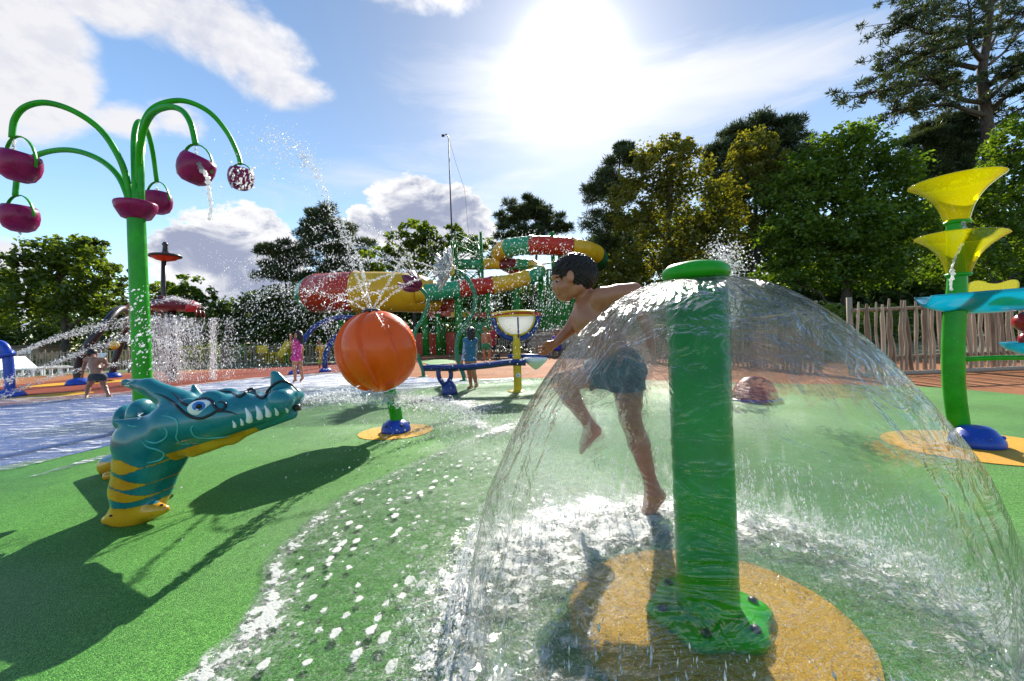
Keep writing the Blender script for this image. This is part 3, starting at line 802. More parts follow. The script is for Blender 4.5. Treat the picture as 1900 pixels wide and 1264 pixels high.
# ------------------------------------------------------------------ tall bent pine on the right
def big_pine():
    d = 40.0; sc = d / 27.0; x0 = gx(1842, d)
    root = thing('pine_tree', 'tall pine with bare lower trunk and long open branches at upper right', 'tree', (x0, d, 0), TG)
    mb = MB()
    def P(x, y, o=0.0):
        return px(x, y, d + o * sc)
    tr = catmull([np.array((x0, d, -.1)), P(1838, 420), P(1836, 300), P(1830, 215), P(1822, 140), P(1828, 95), P(1836, 40), P(1838, -40), P(1840, -110)], 6)
    mb.tube(tr, list(np.interp(np.linspace(0, 1, len(tr)), (0, .25, .5, .75, 1), np.array((.42, .34, .26, .18, .05)) * sc)), 12)
    BR = [
        [(1826, 214, 0), (1798, 206, -1), (1765, 195, -2), (1730, 196, -2.5), (1690, 200, -3), (1650, 210, -3)],
        [(1822, 190, 0), (1790, 186, -.5), (1762, 172, -1), (1740, 155, -1.5), (1720, 137, -2)],
        [(1740, 155, -1.5), (1690, 160, -2.5), (1650, 166, -3), (1612, 172, -3.5)],
        [(1810, 150, 0), (1770, 155, 1), (1720, 150, 2), (1680, 158, 2.5)],
        [(1812, 127, 0), (1775, 119, .6), (1750, 115, 1), (1732, 102, 1.4), (1718, 86, 2)],
        [(1732, 102, 1.4), (1690, 122, 1), (1660, 134, .5), (1630, 130, 0)],
        [(1820, 110, 0), (1805, 92, -1), (1798, 70, -1.5), (1800, 30, -2), (1790, -30, -2)],
        [(1800, 80, -1.5), (1760, 90, -2), (1715, 100, -2.5), (1670, 95, -3)],
        [(1805, 50, -1), (1760, 60, -1.4), (1720, 62, -1.6), (1680, 45, -2), (1662, 42, -2)],
        [(1800, 30, -1), (1760, 30, 0), (1720, 20, .5), (1700, 0, 1)],
        [(1838, 180, 0), (1870, 150, 1), (1892, 120, 1.5), (1915, 100, 2)],
        [(1838, 205, 0), (1870, 178, -1), (1905, 165, -1.5), (1940, 160, -2)],
        [(1834, 160, 0), (1860, 140, -1), (1890, 130, -2), (1930, 105, -2.5)],
        [(1835, 120, 0), (1865, 95, 1), (1890, 60, 1.5), (1920, 40, 2)],
        [(1838, 60, 0), (1870, 40, -1), (1905, 10, -1.5)],
        [(1835, 90, 0), (1850, 60, 2), (1860, 20, 3), (1875, -30, 3)],
        [(1838, 20, 0), (1800, -10, 0), (1750, -20, 0), (1710, -30, 0)],
        [(1838, 10, 0), (1880, -20, 0), (1930, -40, 0)],
        [(1836, 235, 0), (1862, 222, 1), (1885, 205, 1.5)],
    ]
    Cs, Ax = [], []
    for bi, b in enumerate(BR):
        pts = catmull([P(*q) for q in b], 6)
        r0 = (.17 if bi in (0, 1, 4, 6, 10, 11, 12) else .1) * sc
        mb.tube(pts, list(np.linspace(r0, .03, len(pts))), 6)
        n = len(pts)
        for i in range(int(n * .3), n):
            t = i / n
            for _ in range(1 + int(3 * t)):
                o = rng.normal(size=3) * np.array((.7, .9, .34)) * sc * (.5 + .7 * t); o[2] = abs(o[2]) * .8 - .15 * sc
                q = pts[i] + o
                mb.tube([pts[max(0, i - 1)], (pts[i] + q) / 2 + rng.normal(size=3) * .05, q], [.05, .035, .018], 4, cap=False)
                m_ = rng.integers(4, 9)
                oo = rand_dirs(m_) * rng.uniform(.05, .26, m_)[:, None] * sc
                Cs.append(q + oo * np.array((1.2, 1.2, .6))); Ax.append(np.tile((0, 0, .7), (m_, 1)) + oo)
    V, Fc, rv = spray_tris(np.concatenate(Cs), np.concatenate(Ax), .5, .075, 8)
    me = fast_mesh('crown', V - ROOTLOC[root.name], Fc, [M['needle']], False, attrs={'rnd': rv})
    link('crown', me, root); part('trunk', mb, M['bark'], root)
big_pine()

# far woodland that reads as one dark mass behind everything
def woodland():
    Ps = []
    for (x0, x1, d, y0, y1, n) in ((1080, 2000, 50, 400, 650, 42000), (-250, 600, 52, 560, 690, 26000), (560, 1100, 58, 530, 660, 22000), (1380, 2050, 45, 510, 650, 26000)):
        k = 500
        cx = rng.uniform(x0, x1, k); cyy = rng.uniform(y0, y1, k); dd = d + rng.uniform(0, 9, k)
        cen = np.array([px(a, b, q) for a, b, q in zip(cx, cyy, dd)])
        pick = rng.integers(0, k, n); Ps.append(cen[pick] + rand_dirs(n) * (rng.random(n) ** .4)[:, None] * np.array((2.2, 1.8, 1.6)))
    P = np.concatenate(Ps); P = P[P[:, 2] > .1]
    V, Fc, rv = leaf_quads(P, .8)
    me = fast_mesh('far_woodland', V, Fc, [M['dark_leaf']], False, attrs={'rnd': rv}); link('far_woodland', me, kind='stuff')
    # undergrowth behind the paling fence
    Ps = []
    for (x0, x1, d, hh, n) in ((5.0, 26.0, 20, 1.7, 16000), (-30, -9, 26, 1.0, 7000)):
        k = 120
        cen = np.stack([rng.uniform(x0, x1, k), d + rng.uniform(0, 5, k), rng.uniform(.1, hh, k)], 1)
        pick = rng.integers(0, k, n); Ps.append(cen[pick] + rand_dirs(n) * (rng.random(n) ** .4)[:, None] * np.array((.8, .7, .5)))
    P = np.concatenate(Ps); P = P[P[:, 2] > .02]
    V, Fc, rv = leaf_quads(P, .22)
    me = fast_mesh('undergrowth', V, Fc, [M['oak']], False, attrs={'rnd': rv}); link('undergrowth', me, kind='stuff')
woodland()

# ------------------------------------------------------------------ paling fence
PICK = []
for i in range(6):
    mb = MB(); rr = random.Random(i); h = 1.22
    pts = []
    for k in range(6):
        t = k / 5; pts.append((rr.uniform(-.012, .012), rr.uniform(-.008, .008), h * t))
    mb.tube(pts, [.03 * rr.uniform(.8, 1.15) for _ in range(5)] + [.016], 6, flat=.55)
    PICK.append(fast_mesh('picket', np.array(mb.V), mb.F, [M['picket']], False))
def fence(label, pts, spacing=.1, rails=(.28, 1.08), hscale=1.0, singles=True, name='paling_fence', jitter=1.0, mat='picket'):
    pts = [np.array(p, float) for p in pts]
    root = thing(name, label, 'fence', (pts[0][0], pts[0][1], 0))
    base = ROOTLOC[root.name]
    rl, joined = MB(), MB()
    for a, b in zip(pts[:-1], pts[1:]):
        L = np.linalg.norm(b - a); n = int(L / spacing); dirv = (b - a) / L; ang = math.atan2(dirv[1], dirv[0])
        nrm = np.array((-dirv[1], dirv[0]))
        for i in range(n):
            p = a + dirv * (i + .5 + rng.uniform(-.22, .22) * jitter) * spacing
            z = -0.03; sc = hscale * rng.uniform(.93, 1.06)
            lean = rng.normal() * .022 * jitter
            if singles:
                o = bpy.data.objects.new('picket', PICK[rng.integers(0, 6)]); COL.objects.link(o); o.parent = root
                o.location = (p[0] - base[0], p[1] - base[1], z); o.rotation_euler = (rng.normal() * .012, lean, ang); w = rng.uniform(.8, 1.35)
                o.scale = (w, w, sc)
            else:
                joined.box((p[0] + lean * .5, p[1], z + .6 * sc), (.07, .035, 1.2 * sc), ang, lean)
        for h in rails:
            q0 = a + nrm * .045; q1 = b + nrm * .045
            rl.tube([(q0[0], q0[1], h * hscale), ((q0[0] + q1[0]) / 2, (q0[1] + q1[1]) / 2, h * hscale + .01), (q1[0], q1[1], h * hscale)], .028, 6)
        for j in range(int(L / 1.9) + 1):
            p = a + dirv * min(j * 1.9, L) + nrm * .1
            pm_ = MB(); pm_.tube([(p[0], p[1], -.05), (p[0], p[1], 1.3 * hscale)], [.045, .04], 8); part('post', pm_, M['rail'], root, label=None)
    part('rail', rl, M['rail'], root)
    if not singles:
        o = part('picket', joined, M[mat], root, smooth=False); o['kind'] = 'stuff'
    return root
F1 = px(1590, 690, 7.0)[:2]; F2 = px(1990, 690, 7.15)[:2]
fr = fence('split chestnut paling fence panel at the right behind the flower tower', [F1, F2])
kb = MB(); mid = (F1 + F2) / 2
kb.box((mid[0], mid[1] - .07, .02), (abs(F2[0] - F1[0]) + .1, .05, .07), math.atan2(F2[1] - F1[1], F2[0] - F1[0])); part('bottom_board', kb, M['rail'], fr)
fence('receding paling fence from the panel towards the slide', [(F1[0] - .12, 7.6), (px(1400, 650, 9.6)[0], 9.6), (px(1220, 650, 12.5)[0], 12.5)], spacing=.125)
fence('brushwood fence behind the bench and pushchair beside the slide', [(px(1215, 650, 13)[0], 13.0), (px(1090, 650, 18)[0], 18.0), (px(985, 650, 22)[0], 22.0)], spacing=.1, hscale=1.1, singles=False, name='brushwood_fence')
fence('low pale fence in front of the slide landing', [(px(1000, 650, 30)[0], 30.0), (px(700, 650, 32)[0], 32.0)], spacing=.14, hscale=.85, singles=False)
fence('fence beyond the red paving behind the crab sprinkler', [(px(240, 690, 20)[0], 20.0), (px(420, 680, 23)[0], 23.0), (px(640, 670, 27)[0], 27.0)], spacing=.15, hscale=.9, singles=False)
fence('fence behind the white sun loungers at far left', [(px(-60, 690, 24)[0], 24.0), (px(240, 680, 25)[0], 25.0)], spacing=.16, hscale=1.0, singles=False)

# ------------------------------------------------------------------ signed distance bodies
def d_cone(P, a, b, ra, rb):
    a, b = np.asarray(a, float), np.asarray(b, float); d = b - a; L2 = d @ d
    if L2 < 1e-12: return np.linalg.norm(P - a, axis=1) - ra
    t = np.clip(((P - a) @ d) / L2, 0, 1)
    return np.linalg.norm(P - (a + t[:, None] * d), axis=1) - (ra + (rb - ra) * t)
def d_ell(P, c, r, rot=None):
    q = P - np.asarray(c, float)
    if rot is not None: q = q @ np.asarray(rot)
    r = np.asarray(r, float); k = np.linalg.norm(q / r, axis=1); k2 = np.linalg.norm(q / r ** 2, axis=1)
    return k * (k - 1) / (k2 + 1e-9)
def smin(a, b, k):
    h = np.clip(0.5 + 0.5 * (b - a) / k, 0, 1); return b + (a - b) * h - k * h * (1 - h)
class Body:
    """list of primitives blended into one continuous surface"""
    def __init__(s, k=0.02): s.p, s.k = [], k
    def cone(s, a, b, ra, rb, k=None): s.p.append(('c', np.array(a, float), np.array(b, float), ra, rb, k or s.k)); return s
    def ell(s, c, r, rot=None, k=None): s.p.append(('e', np.array(c, float), np.array(r, float), rot, None, k or s.k)); return s
    def sub(s, c, r, rot=None, k=None): s.p.append(('s', np.array(c, float), np.array(r, float), rot, None, k or s.k * .6)); return s
    def __call__(s, P, infl=0.0, pick=None):
        D = None
        for i, q in enumerate(s.p):
            if pick is not None and i not in pick: continue
            if q[0] == 'c': d = d_cone(P, q[1], q[2], q[3], q[4])
            else: d = d_ell(P, q[1], q[2], q[3])
            if q[0] == 's': D = -smin(-D, d, q[5]) if D is not None else D; continue
            D = d if D is None else smin(D, d, q[5])
        return D - infl
    def bounds(s, pad=.03):
        lo, hi = np.full(3, 1e9), np.full(3, -1e9)
        for q in s.p:
            if q[0] == 'c': pts = [(q[1], q[3]), (q[2], q[4])]
            elif q[0] == 'e': pts = [(q[1], max(q[2]))]
            else: continue
            for c, r in pts: lo = np.minimum(lo, c - r); hi = np.maximum(hi, c + r)
        return lo - pad, hi + pad
def surface_nets(f, lo, hi, h):
    n = np.maximum(((hi - lo) / h).astype(int) + 2, 4)
    ax = [lo[i] + h * np.arange(n[i]) for i in range(3)]
    # coarse pass to skip empty blocks
    G = np.stack(np.meshgrid(*ax, indexing='ij'), -1).reshape(-1, 3)
    D = np.empty(len(G)); st = 400000
    for i in range(0, len(G), st): D[i:i + st] = f(G[i:i + st])
    D = D.reshape(n); I = D < 0
    c = [I[a:n[0] - 1 + a, b:n[1] - 1 + b, e:n[2] - 1 + e] for a in (0, 1) for b in (0, 1) for e in (0, 1)]
    s_ = sum(x.astype(int) for x in c); mask = (s_ > 0) & (s_ < 8)
    idx = np.full(mask.shape, -1); idx[mask] = np.arange(mask.sum())
    ii = np.argwhere(mask)
    acc = np.zeros((len(ii), 3)); cnt = np.zeros(len(ii))
    corners = [(a, b, e) for a in (0, 1) for b in (0, 1) for e in (0, 1)]
    for p in corners:
        for axis in range(3):
            if p[axis]: continue
            q = list(p); q[axis] = 1
            da = D[ii[:, 0] + p[0], ii[:, 1] + p[1], ii[:, 2] + p[2]]; db = D[ii[:, 0] + q[0], ii[:, 1] + q[1], ii[:, 2] + q[2]]
            m = (da < 0) != (db < 0); t = np.where(m, da / np.where(m, da - db, 1), 0)
            pos = ii + np.array(p); pos = pos.astype(float); pos[:, axis] += t
            acc[m] += pos[m]; cnt[m] += 1
    V = lo + h * acc / cnt[:, None]
    Q = []
    for axis in range(3):
        o1, o2 = (axis + 1) % 3, (axis + 2) % 3
        sl = [slice(1, n[i] - 1) for i in range(3)]; sl[axis] = slice(0, n[axis] - 1)
        sh = list(sl); sh[axis] = slice(1, n[axis])
        A, B = I[tuple(sl)], I[tuple(sh)]; e = np.argwhere(A != B)
        if len(e) == 0: continue
        base = e.copy()
        for i in range(3):
            if i != axis: base[:, i] += 1
        flip = A[tuple(e.T)]
        def cell(u, v):
            k = base.copy(); k[:, o1] -= u; k[:, o2] -= v; return idx[tuple(k.T)]
        q = np.stack([cell(1, 1), cell(0, 1), cell(0, 0), cell(1, 0)], 1)
        q[~flip] = q[~flip][:, ::-1]; Q.append(q)
    Q = np.concatenate(Q); Q = Q[(Q >= 0).all(1)]
    return V, Q
def body_mesh(name, f, lo, hi, h, mat, parent, attrs=None, label=None, smooth_it=1):
    V, Q = surface_nets(f, lo, hi, h)
    off = ROOTLOC[parent.name] if parent is not None else np.zeros(3)
    me = fast_mesh(name, V - off, Q, mat if isinstance(mat, list) else [mat], True, attrs={k: a(V) for k, a in attrs.items()} if attrs else None)
    return link(name, me, parent, label)
CAM = np.array((0, 0, CAMH))
def ray(x, y):
    v = px(x, y, 1.0) - CAM; return v / np.linalg.norm(v)
def hit(f, x, y, t0=1.0, t1=4.0, eps=1e-3):
    """point of surface f seen at a pixel of the photograph"""
    v = ray(x, y); t = t0; best = (1e9, t0)
    for _ in range(160):
        d = float(f((CAM + v * t)[None])[0])
        if d < best[0]: best = (d, t)
        if d < eps: return CAM + v * t
        t += max(d * .8, 4e-4)
        if t > t1: break
    return CAM + v * best[1]

# ------------------------------------------------------------------ mushroom fountain and its water dome
def fountain():
    bx, by = DOME
    root = thing('dome_fountain', 'thick green post with flat round cap pouring a dome of water', 'water fountain', (bx, by, 0))
    z0 = .013
    mb = MB(); mb.lathe([(.0, z0 + .035), (.07, z0 + .035), (.0805, .05), (.0805, .93), (.074, .938), (0, .938)], (bx, by, 0), n=48, cap=False)
    part('post', mb, M['green'], root, auto=R(40))
    mb = MB(); mb.lathe([(.0, .946), (.07, .946), (.083, .951), (.0885, .963), (.086, .979), (.072, .991), (.04, .998), (0, 1.0)], (bx, by, 0), n=48, cap=False)
    part('cap', mb, M['green'], root)
    mb = MB(); mb.lathe([(.03, .935), (.03, .948)], (bx, by, 0), n=20); part('nozzle', mb, M['darkgrey'], root)
    def wob(a, h): return 1.0 + .07 * math.cos(6 * a + .4)
    mb = MB(); mb.lathe([(.0, z0), (.155, z0), (.16, z0 + .012), (.15, z0 + .026), (.1, z0 + .034), (0, z0 + .036)], (bx, by, 0), n=72, cap=False, wob=wob)
    part('base_flange', mb, M['green'], root)
    for k in range(6):
        a = k * math.pi / 3 + .06
        mb = MB(); mb.lathe([(.0, z0 + .024), (.014, z0 + .024), (.014, z0 + .036), (.006, z0 + .041), (0, z0 + .041)], (bx + .13 * math.cos(a), by + .13 * math.sin(a), 0), n=8, cap=False)
        part('bolt', mb, M['darkgrey'], root)
fountain()

def dome_mat():
    m, nt, out = newmat('falling_water_sheet')
    uvn = nt.nodes.new('ShaderNodeTexCoord').outputs['UV']
    upper = sep(nt, uvn)[1].smooth(0.62, 0.1)
    st1 = noise(nt, vmul(nt, uvn, (44.0, 17.0, 1)), 1.0, 3.0, 0.55, 0.9, dim='2D')
    st2 = noise(nt, vmul(nt, uvn, (17.0, 11.0, 1)), 1.0, 4.0, 0.6, 1.2, dim='2D')
    st3 = noise(nt, vmul(nt, uvn, (120.0, 42.0, 1)), 1.0, 2.0, 0.5, dim='2D')
    h = st1 * 0.55 + st2 * 1.7 + st3 * 0.12
    b1 = bump(nt, h * (upper * 0.9 + 0.75), 0.9, 0.015)
    b2 = bump(nt, h * (upper * 1.0 + 0.75), 0.95, 0.016)
    rf = nt.nodes.new('ShaderNodeBsdfRefraction'); rf.inputs['IOR'].default_value = 1.035; rf.inputs['Roughness'].default_value = 0.0
    lnk(nt, b2.outputs[0], rf.inputs['Normal'])
    tr = nt.nodes.new('ShaderNodeBsdfTransparent'); tr.inputs[0].default_value = (0.985, 0.99, 0.985, 1)
    x = nt.nodes.new('ShaderNodeMixShader'); lnk(nt, upper * 0.42 + 0.2, x.inputs[0])
    lnk(nt, tr.outputs[0], x.inputs[1]); lnk(nt, rf.outputs[0], x.inputs[2])
    gl = nt.nodes.new('ShaderNodeBsdfGlossy'); gl.inputs['Roughness'].default_value = 0.13; lnk(nt, b1.outputs[0], gl.inputs['Normal'])
    y = nt.nodes.new('ShaderNodeMixShader'); lnk(nt, schlick(nt, 0.055, b1.outputs[0], 1.0, 0.6), y.inputs[0]); lnk(nt, x.outputs[0], y.inputs[1]); lnk(nt, gl.outputs[0], y.inputs[2])
    # aerated strands where the sheet tears
    at = nt.nodes.new('ShaderNodeAttribute'); at.attribute_name = 'tear'
    strand = (noise(nt, vmul(nt, uvn, (40.0, 3.2, 1)), 1.0, 5.0, 0.65, 1.0, dim='2D') + E(nt, at.outputs['Fac']) * 0.22).smooth(0.62, 0.86) * 0.3
    wd = nt.nodes.new('ShaderNodeBsdfTranslucent'); wd.inputs[0].default_value = (0.85, 0.87, 0.84, 1)
    w2 = nt.nodes.new('ShaderNodeBsdfDiffuse'); w2.inputs[0].default_value = (0.85, 0.87, 0.86, 1)
    wm = nt.nodes.new('ShaderNodeMixShader'); wm.inputs[0].default_value = .5; lnk(nt, wd.outputs[0], wm.inputs[1]); lnk(nt, w2.outputs[0], wm.inputs[2])
    z = nt.nodes.new('ShaderNodeMixShader'); lnk(nt, strand, z.inputs[0]); lnk(nt, y.outputs[0], z.inputs[1]); lnk(nt, wm.outputs[0], z.inputs[2])
    lnk(nt, z.outputs[0], out.inputs[0]); return m
def water_dome():
    prof = [(.075, .9425), (.095, .945), (.14, .938), (.2, .911), (.255, .875), (.31, .828), (.352, .785), (.4, .727), (.438, .675), (.49, .597), (.53, .525), (.57, .445), (.602, .37), (.63, .29), (.65, .21), (.668, .12), (.68, .03)]
    pr = np.array(catmull([np.array(p) for p in prof], 8))
    s = np.concatenate([[0], np.cumsum(np.linalg.norm(np.diff(pr, axis=0), axis=1))]); L = s[-1]
    ns, na = 150, 560
    ss = np.linspace(0, L, ns); r = np.interp(ss, s, pr[:, 0]); z = np.interp(ss, s, pr[:, 1])
    A = np.linspace(0, 2 * math.pi, na, False)
    Ag, Sg = np.meshgrid(A, ss / L, indexing='xy'); Rg = np.repeat(r[:, None], na, 1); Zg = np.repeat(z[:, None], na, 1)
    ca, sa = np.cos(Ag), np.sin(Ag)
    flow = fbm(ca * 5.5, sa * 5.5, Sg * 2.2, 3) * .010 * Sg + fbm(ca * 17, sa * 17, Sg * 5, 3) * .0035 * (.25 + Sg)
    fold = pnoise(ca * 2.0 + 4, sa * 2.0, Sg * .8) * .03 * Sg ** 2
    Rg = Rg * (1 - .13 * sstep(Sg, .55, .95) * np.clip(np.cos(Ag + .75), 0, 1))
    Rn = Rg + flow + fold; Zn = Zg + flow * .35
    tear = fbm(ca * 9, sa * 9, Sg * 1.6, 4) * .35 + sstep(Sg, .72, 1.12)
    V = np.stack([DOME[0] + Rn * ca, DOME[1] + Rn * sa, Zn], -1).reshape(-1, 3)
    i, j = np.meshgrid(np.arange(na), np.arange(ns - 1), indexing='xy'); i2 = (i + 1) % na
    Fq = np.stack([j * na + i, j * na + i2, (j + 1) * na + i2, (j + 1) * na + i], -1).reshape(-1, 4)
    tv = tear.ravel(); keep = tv[Fq].mean(1) < .62
    uv = np.stack([Ag / (2 * math.pi), Sg], -1).reshape(-1, 2)
    # loops across the seam keep their own u
    me = fast_mesh('water_dome', V[:, :] - np.array((DOME[0], DOME[1], 0)), Fq[keep], [dome_mat()], True, attrs={'tear': sstep(tv, .15, .6)})
    l = me.uv_layers.new(name='UVMap'); vi = np.empty(len(me.loops), np.int32); me.loops.foreach_get('vertex_index', vi)
    u = uv[vi].copy(); uu = u.reshape(-1, 4, 2); wrap = (uu[:, :, 0].max(1) - uu[:, :, 0].min(1)) > .5
    uu[wrap, :, 0] = np.where(uu[wrap, :, 0] < .5, uu[wrap, :, 0] + 1, uu[wrap, :, 0]); l.data.foreach_set('uv', uu.reshape(-1, 2).astype(np.float32).ravel())
    o = link('water_dome', me, label='clear bell of falling water around the thick green post', cat='water dome')
    o.location = (DOME[0], DOME[1], 0)
water_dome()

# ------------------------------------------------------------------ bucket tree
def bucket(parent, c, D, tilt, hang, bowl_h=.84, az=0.0, handle_w=.02):
    """tipping bowl under a strap handle; tilt lowers its right side"""
    c = np.array(c); Rm = np.array(Matrix.Rotation(az, 3, 'Z') @ Matrix.Rotation(tilt, 3, 'Y'))
    r = D / 2; H = D * bowl_h
    prof = [(0, -H * .55), (r * .45, -H * .53), (r * .75, -H * .42), (r * .94, -H * .18), (r, .06 * H), (r * .96, H * .3), (r * .86, H * .45), (r * .82, H * .45), (r * .9, H * .25), (r * .93, 0), (r * .85, -H * .2), (r * .6, -H * .4), (0, -H * .46)]
    mb = MB(); mb.lathe(prof, (0, 0, 0), n=32, cap=False)
    mb.V = [tuple(c + Rm @ np.array(v)) for v in mb.V]
    b = part('bucket', mb, M['magenta'], parent)
    hm = MB()
    pts = []
    for a in np.linspace(0, math.pi, 15):
        q = np.array((math.cos(a) * r * .97, 0, .02 + math.sin(a) * hang))
        rot = np.array(Matrix.Rotation(az, 3, 'Z') @ Matrix.Rotation(tilt * (1 - math.sin(a)), 3, 'Y'))
        pts.append(c + rot @ q)
    hm.tube(pts, handle_w, 8, flat=.35, up=(math.cos(az), math.sin(az), 0.01))
    part('handle', hm, M['green'], b)
    return b
def bucket_tree():
    d = 4.6; base = px(268, 800, d); base[2] = 0; D0 = .172
    root = thing('bucket_tree', 'tall green pole with arching arms carrying magenta tipping buckets', 'water play tree', base)
    top = px(254, 395, d); xr = base[0]
    mb = MB(); mb.lathe([(.088, .03), (.086, 1.0), (.08, top[2] - .0), (0, top[2])], (base[0], d, 0), n=32, cap=False)
    part('pole', mb, M['green'], root, auto=R(40))
    mb = MB(); mb.lathe([(.24, .008), (.24, .04), (.2, .09), (.12, .12), (.09, .13)], (base[0], d, 0), n=28); part('base_cover', mb, M['blue'], root)
    cz = top[2]
    mb = MB(); mb.lathe([(.085, cz - .07), (.13, cz - .055), (.178, cz + .03), (.19, cz + .085), (.185, cz + .105), (.165, cz + .1), (.155, cz + .03), (.02, cz - .02), (0, cz - .02)], (base[0], d, 0), n=36, cap=False)
    part('collar_bowl', mb, M['magenta'], root)
    def arm(pts, r=.029):
        P3 = catmull([px(*p) for p in pts], 6)
        m_ = MB(); m_.tube(P3, list(np.linspace(r * 1.1, r * .9, len(P3))), 12)
        return part('arm', m_, M['green'], root), P3[-1]
    d0 = d
    specs = [
        ([(247, 400, d0), (238, 345, d0), (222, 295, 4.55), (188, 243, 4.5), (140, 208, 4.4), (88, 191, 4.35), (48, 198, 4.3), (27, 222, 4.3), (22, 256, 4.3)], (36, 309, 4.3), .335, R(12), .165),
        ([(244, 400, d0), (236, 362, d0), (218, 325, 4.65), (186, 297, 4.7), (145, 281, 4.75), (105, 279, 4.8), (65, 290, 4.85), (36, 315, 4.85), (28, 364, 4.85)], (36, 405, 4.85), .335, R(3), .15),
        ([(254, 400, d0), (250, 330, d0), (249, 255, 4.8), (258, 226, 4.95), (272, 240, 5.3), (283, 280, 5.5), (291, 338, 5.6)], (293, 376, 5.6), .32, R(0), .2),
        ([(259, 400, d0), (256, 320, d0), (262, 258, 4.5), (280, 214, 4.4), (310, 199, 4.3), (337, 205, 4.25), (354, 230, 4.2), (363, 269, 4.2)], (363, 314, 4.2), .32, R(24), .19),
        ([(262, 400, d0), (262, 320, d0), (262, 250, 4.7), (276, 210, 4.8), (305, 191, 4.9), (345, 188, 5.0), (388, 208, 5.1), (420, 244, 5.2), (440, 283, 5.25), (446, 305, 5.25)], (447, 332, 5.25), .29, R(6), .12),
        ([(256, 400, d0), (258, 350, d0), (262, 300, 4.9), (266, 262, 5.1)], None, 0, 0, 0)]
    for pts, b, D, tl, hg in specs:
        a, e = arm(pts)
        if b: bucket(a, px(*b), D, tl, np.linalg.norm(e - px(*b)) - .015)
bucket_tree()

